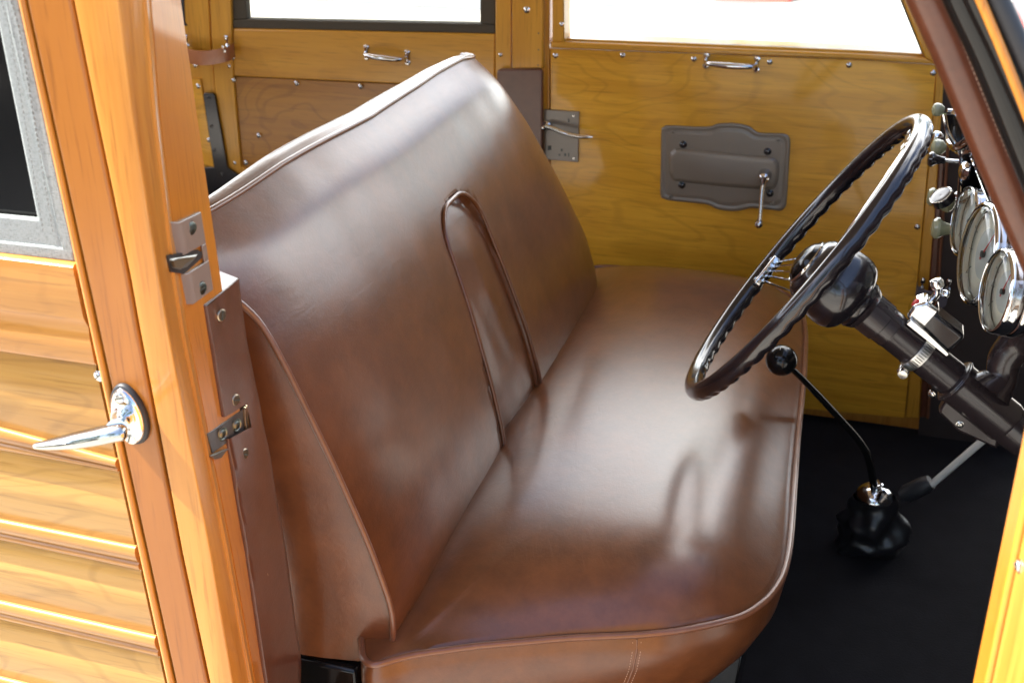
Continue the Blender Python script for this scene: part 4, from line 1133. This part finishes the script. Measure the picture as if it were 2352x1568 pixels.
# ================================================================ NEAR WINDSCREEN PILLAR
ap = thing('windscreen_pillar', 'near windscreen pillar wrapped in stitched brown leather with black painted outer side', 'pillar', (.1, .93, .9))
def roll(pxs, Y, r, mat, name, flat=1.0, seg=24, par=ap):
    pts = spline([pY(x, y, Y) for x, y in pxs], 6); rr = list(np.interp(np.linspace(0, 1, len(pts)), [0, 1], r)) if hasattr(r, '__len__') else r
    return mesh(name, *g_tube(pts, rr, seg, flat=flat), mat, par, sharp=80)
lr = roll([(2100, -90), (2140, 0), (2196, 125), (2280, 330), (2352, 500), (2440, 700)], .97, .0165, L_pill, 'leather_wrap')
roll([(2068, -90), (2108, 0), (2166, 130), (2250, 335), (2322, 510), (2410, 715)], .985, .0042, L_pill, 'edge_roll')
stp = [pY(x, y, .9515) for x, y in [(2126, -90), (2166, 0), (2222, 125), (2306, 330), (2378, 500)]]
stitches('stitching', stp, lr, M_stitch, r=.0009, step=.0042)
roll([(2152, -90), (2190, 0), (2246, 125), (2330, 330), (2420, 540)], .945, .0048, M_rub, 'rubber_seal')
roll([(2190, -90), (2226, 0), (2284, 125), (2366, 330), (2450, 540)], .925, .0165, M_gloss, 'painted_post')
roll([(2216, -90), (2250, 0), (2312, 130), (2400, 330)], .905, .010, M_gloss, 'painted_bead')
roll([(2214, -90), (2252, 0), (2302, 118), (2352, 245), (2420, 420)], .892, .0034, W_jamb, 'reflection_strip')  # thin wood strip added in place of the orange reflection in the black paint
roll([(2252, -90), (2290, 0), (2350, 130), (2440, 330)], .90, .008, M_rub, 'outer_seal')
# bonnet and cowl beyond, dark paint that mirrors the sky
bn = thing('bonnet', 'dark glossy bonnet side reflecting blue sky beyond the windscreen pillar', 'bonnet', (.8, 1.5, .9))
rows = []
for X in np.linspace(.42, 1.6, 14):
    hw = .66-.20*(X-.42); rows.append([A(X, 1.62-hw*math.cos(a)*(1 if abs(math.cos(a)) < .98 else 1), .50+.585*max(0, math.sin(a))**.6-.05*(X-.42)) for a in np.linspace(0, math.pi, 30)])
V, Fc = g_grid(rows); mesh('panel', V, Fc, plain('bonnet_paint', (.012, .02, .05), .12, 0, 1, .03), bn)

# ================================================================ OPEN NEAR FRONT DOOR
od = thing('front_door', 'open near front door cropped at the lower right, sunlit golden panel inside a wood frame', 'car door', (.13, .8, 0))
def od_pt(Y, z, off=0): return A(.127+(.80-Y)*.10+off, Y, z)
def odslab(name, y0, y1, z0, z1, off, th, mat, **k):
    return mesh(name, *g_prism([od_pt(y0, z0, off), od_pt(y1, z0, off), od_pt(y1, z1, off), od_pt(y0, z1, off)], A(th, 0, 0)), mat, od, **k)
odslab('hinge_stile', .802, .768, 0, .90, 0, .04, W_jamb, bevel=.003)
odslab('lock_stile', .18, .10, 0, .90, 0, .04, W_jamb, bevel=.003)
odslab('lining_panel', .7665, .182, .02, .80, .004, .02, W_ext, bevel=.001)
odslab('window_rail', .7665, .182, .802, .90, 0, .04, W_jamb, bevel=.003)
for z in (.735, .604, .86, .47): screw(od, od_pt(.760, z, .004), A(-1, -.1, 0), .0042, .003)
# hinge post behind it
hp = thing('hinge_post', 'dark painted front hinge post below the near windscreen pillar', 'pillar', (.2, .93, 0))
mesh('post', *g_box((.225, .90, .45), (.05, .07, .9)), M_dash, hp, bevel=.006)

# ================================================================ PARKED CAR BEHIND THE CAMERA (mirrored in the rear door glass and chrome)
pc = thing('parked_car', 'dark maroon parked car with orange stripe standing beside the open door', 'car', (-4.6, -3.6, -.5))
M_mar = plain('maroon_paint', (.035, .006, .006), .15, 0, 1, .03)
rows = []
for i, y in enumerate(np.linspace(-5.8, -1.4, 23)):
    t = i/22; nose = min(1, 8*t*(1-t)+.35)
    cab = sstep(.22, .36, t)*(1-sstep(.70, .86, t))
    rr = []
    for a in np.linspace(0, 2*math.pi, 33)[:-1]:
        ca, sa = math.cos(a), math.sin(a)
        x = .88*math.copysign(abs(ca)**.45, ca)*nose**.4
        z = (.30+.42*math.copysign(abs(sa)**.5, sa)*nose**.3)
        if sa > .3: z += .50*cab*(sa-.3)/.7; x *= 1-.12*cab*(sa-.3)/.7
        rr.append(A(-4.6+x, y, z+.02))
    rows.append(rr)
V, Fc = g_grid(rows, cc=True, capr=True)
mesh('body', V, Fc, M_mar, pc, sharp=60)
for sx in (-1, 1):
    mesh('stripe', *g_box((-4.6+sx*.885, -3.6, .36), (.02, 3.4, .035)), plain('orange_stripe', (.7, .22, .04), .3), pc)
    mesh('side_window', *g_box((-4.6+sx*.80, -3.5, .92), (.06, 1.4, .26)), M_gloss, pc, bevel=.02)
    for y in (-5.0, -2.2):
        wl = mesh('wheel', *g_lathe([(.20, -.1), (.32, -.09), (.335, 0), (.32, .09), (.20, .1)], A(-4.6+sx*.80, y, -.165), A(sx, 0, 0), 32), M_rub, pc)
        mesh('hubcap', *g_lathe([(.19, .09), (.17, .11), (.06, .125), (0, .13)], A(-4.6+sx*.80, y, -.165), A(sx, 0, 0), 24), M_chrome, wl)
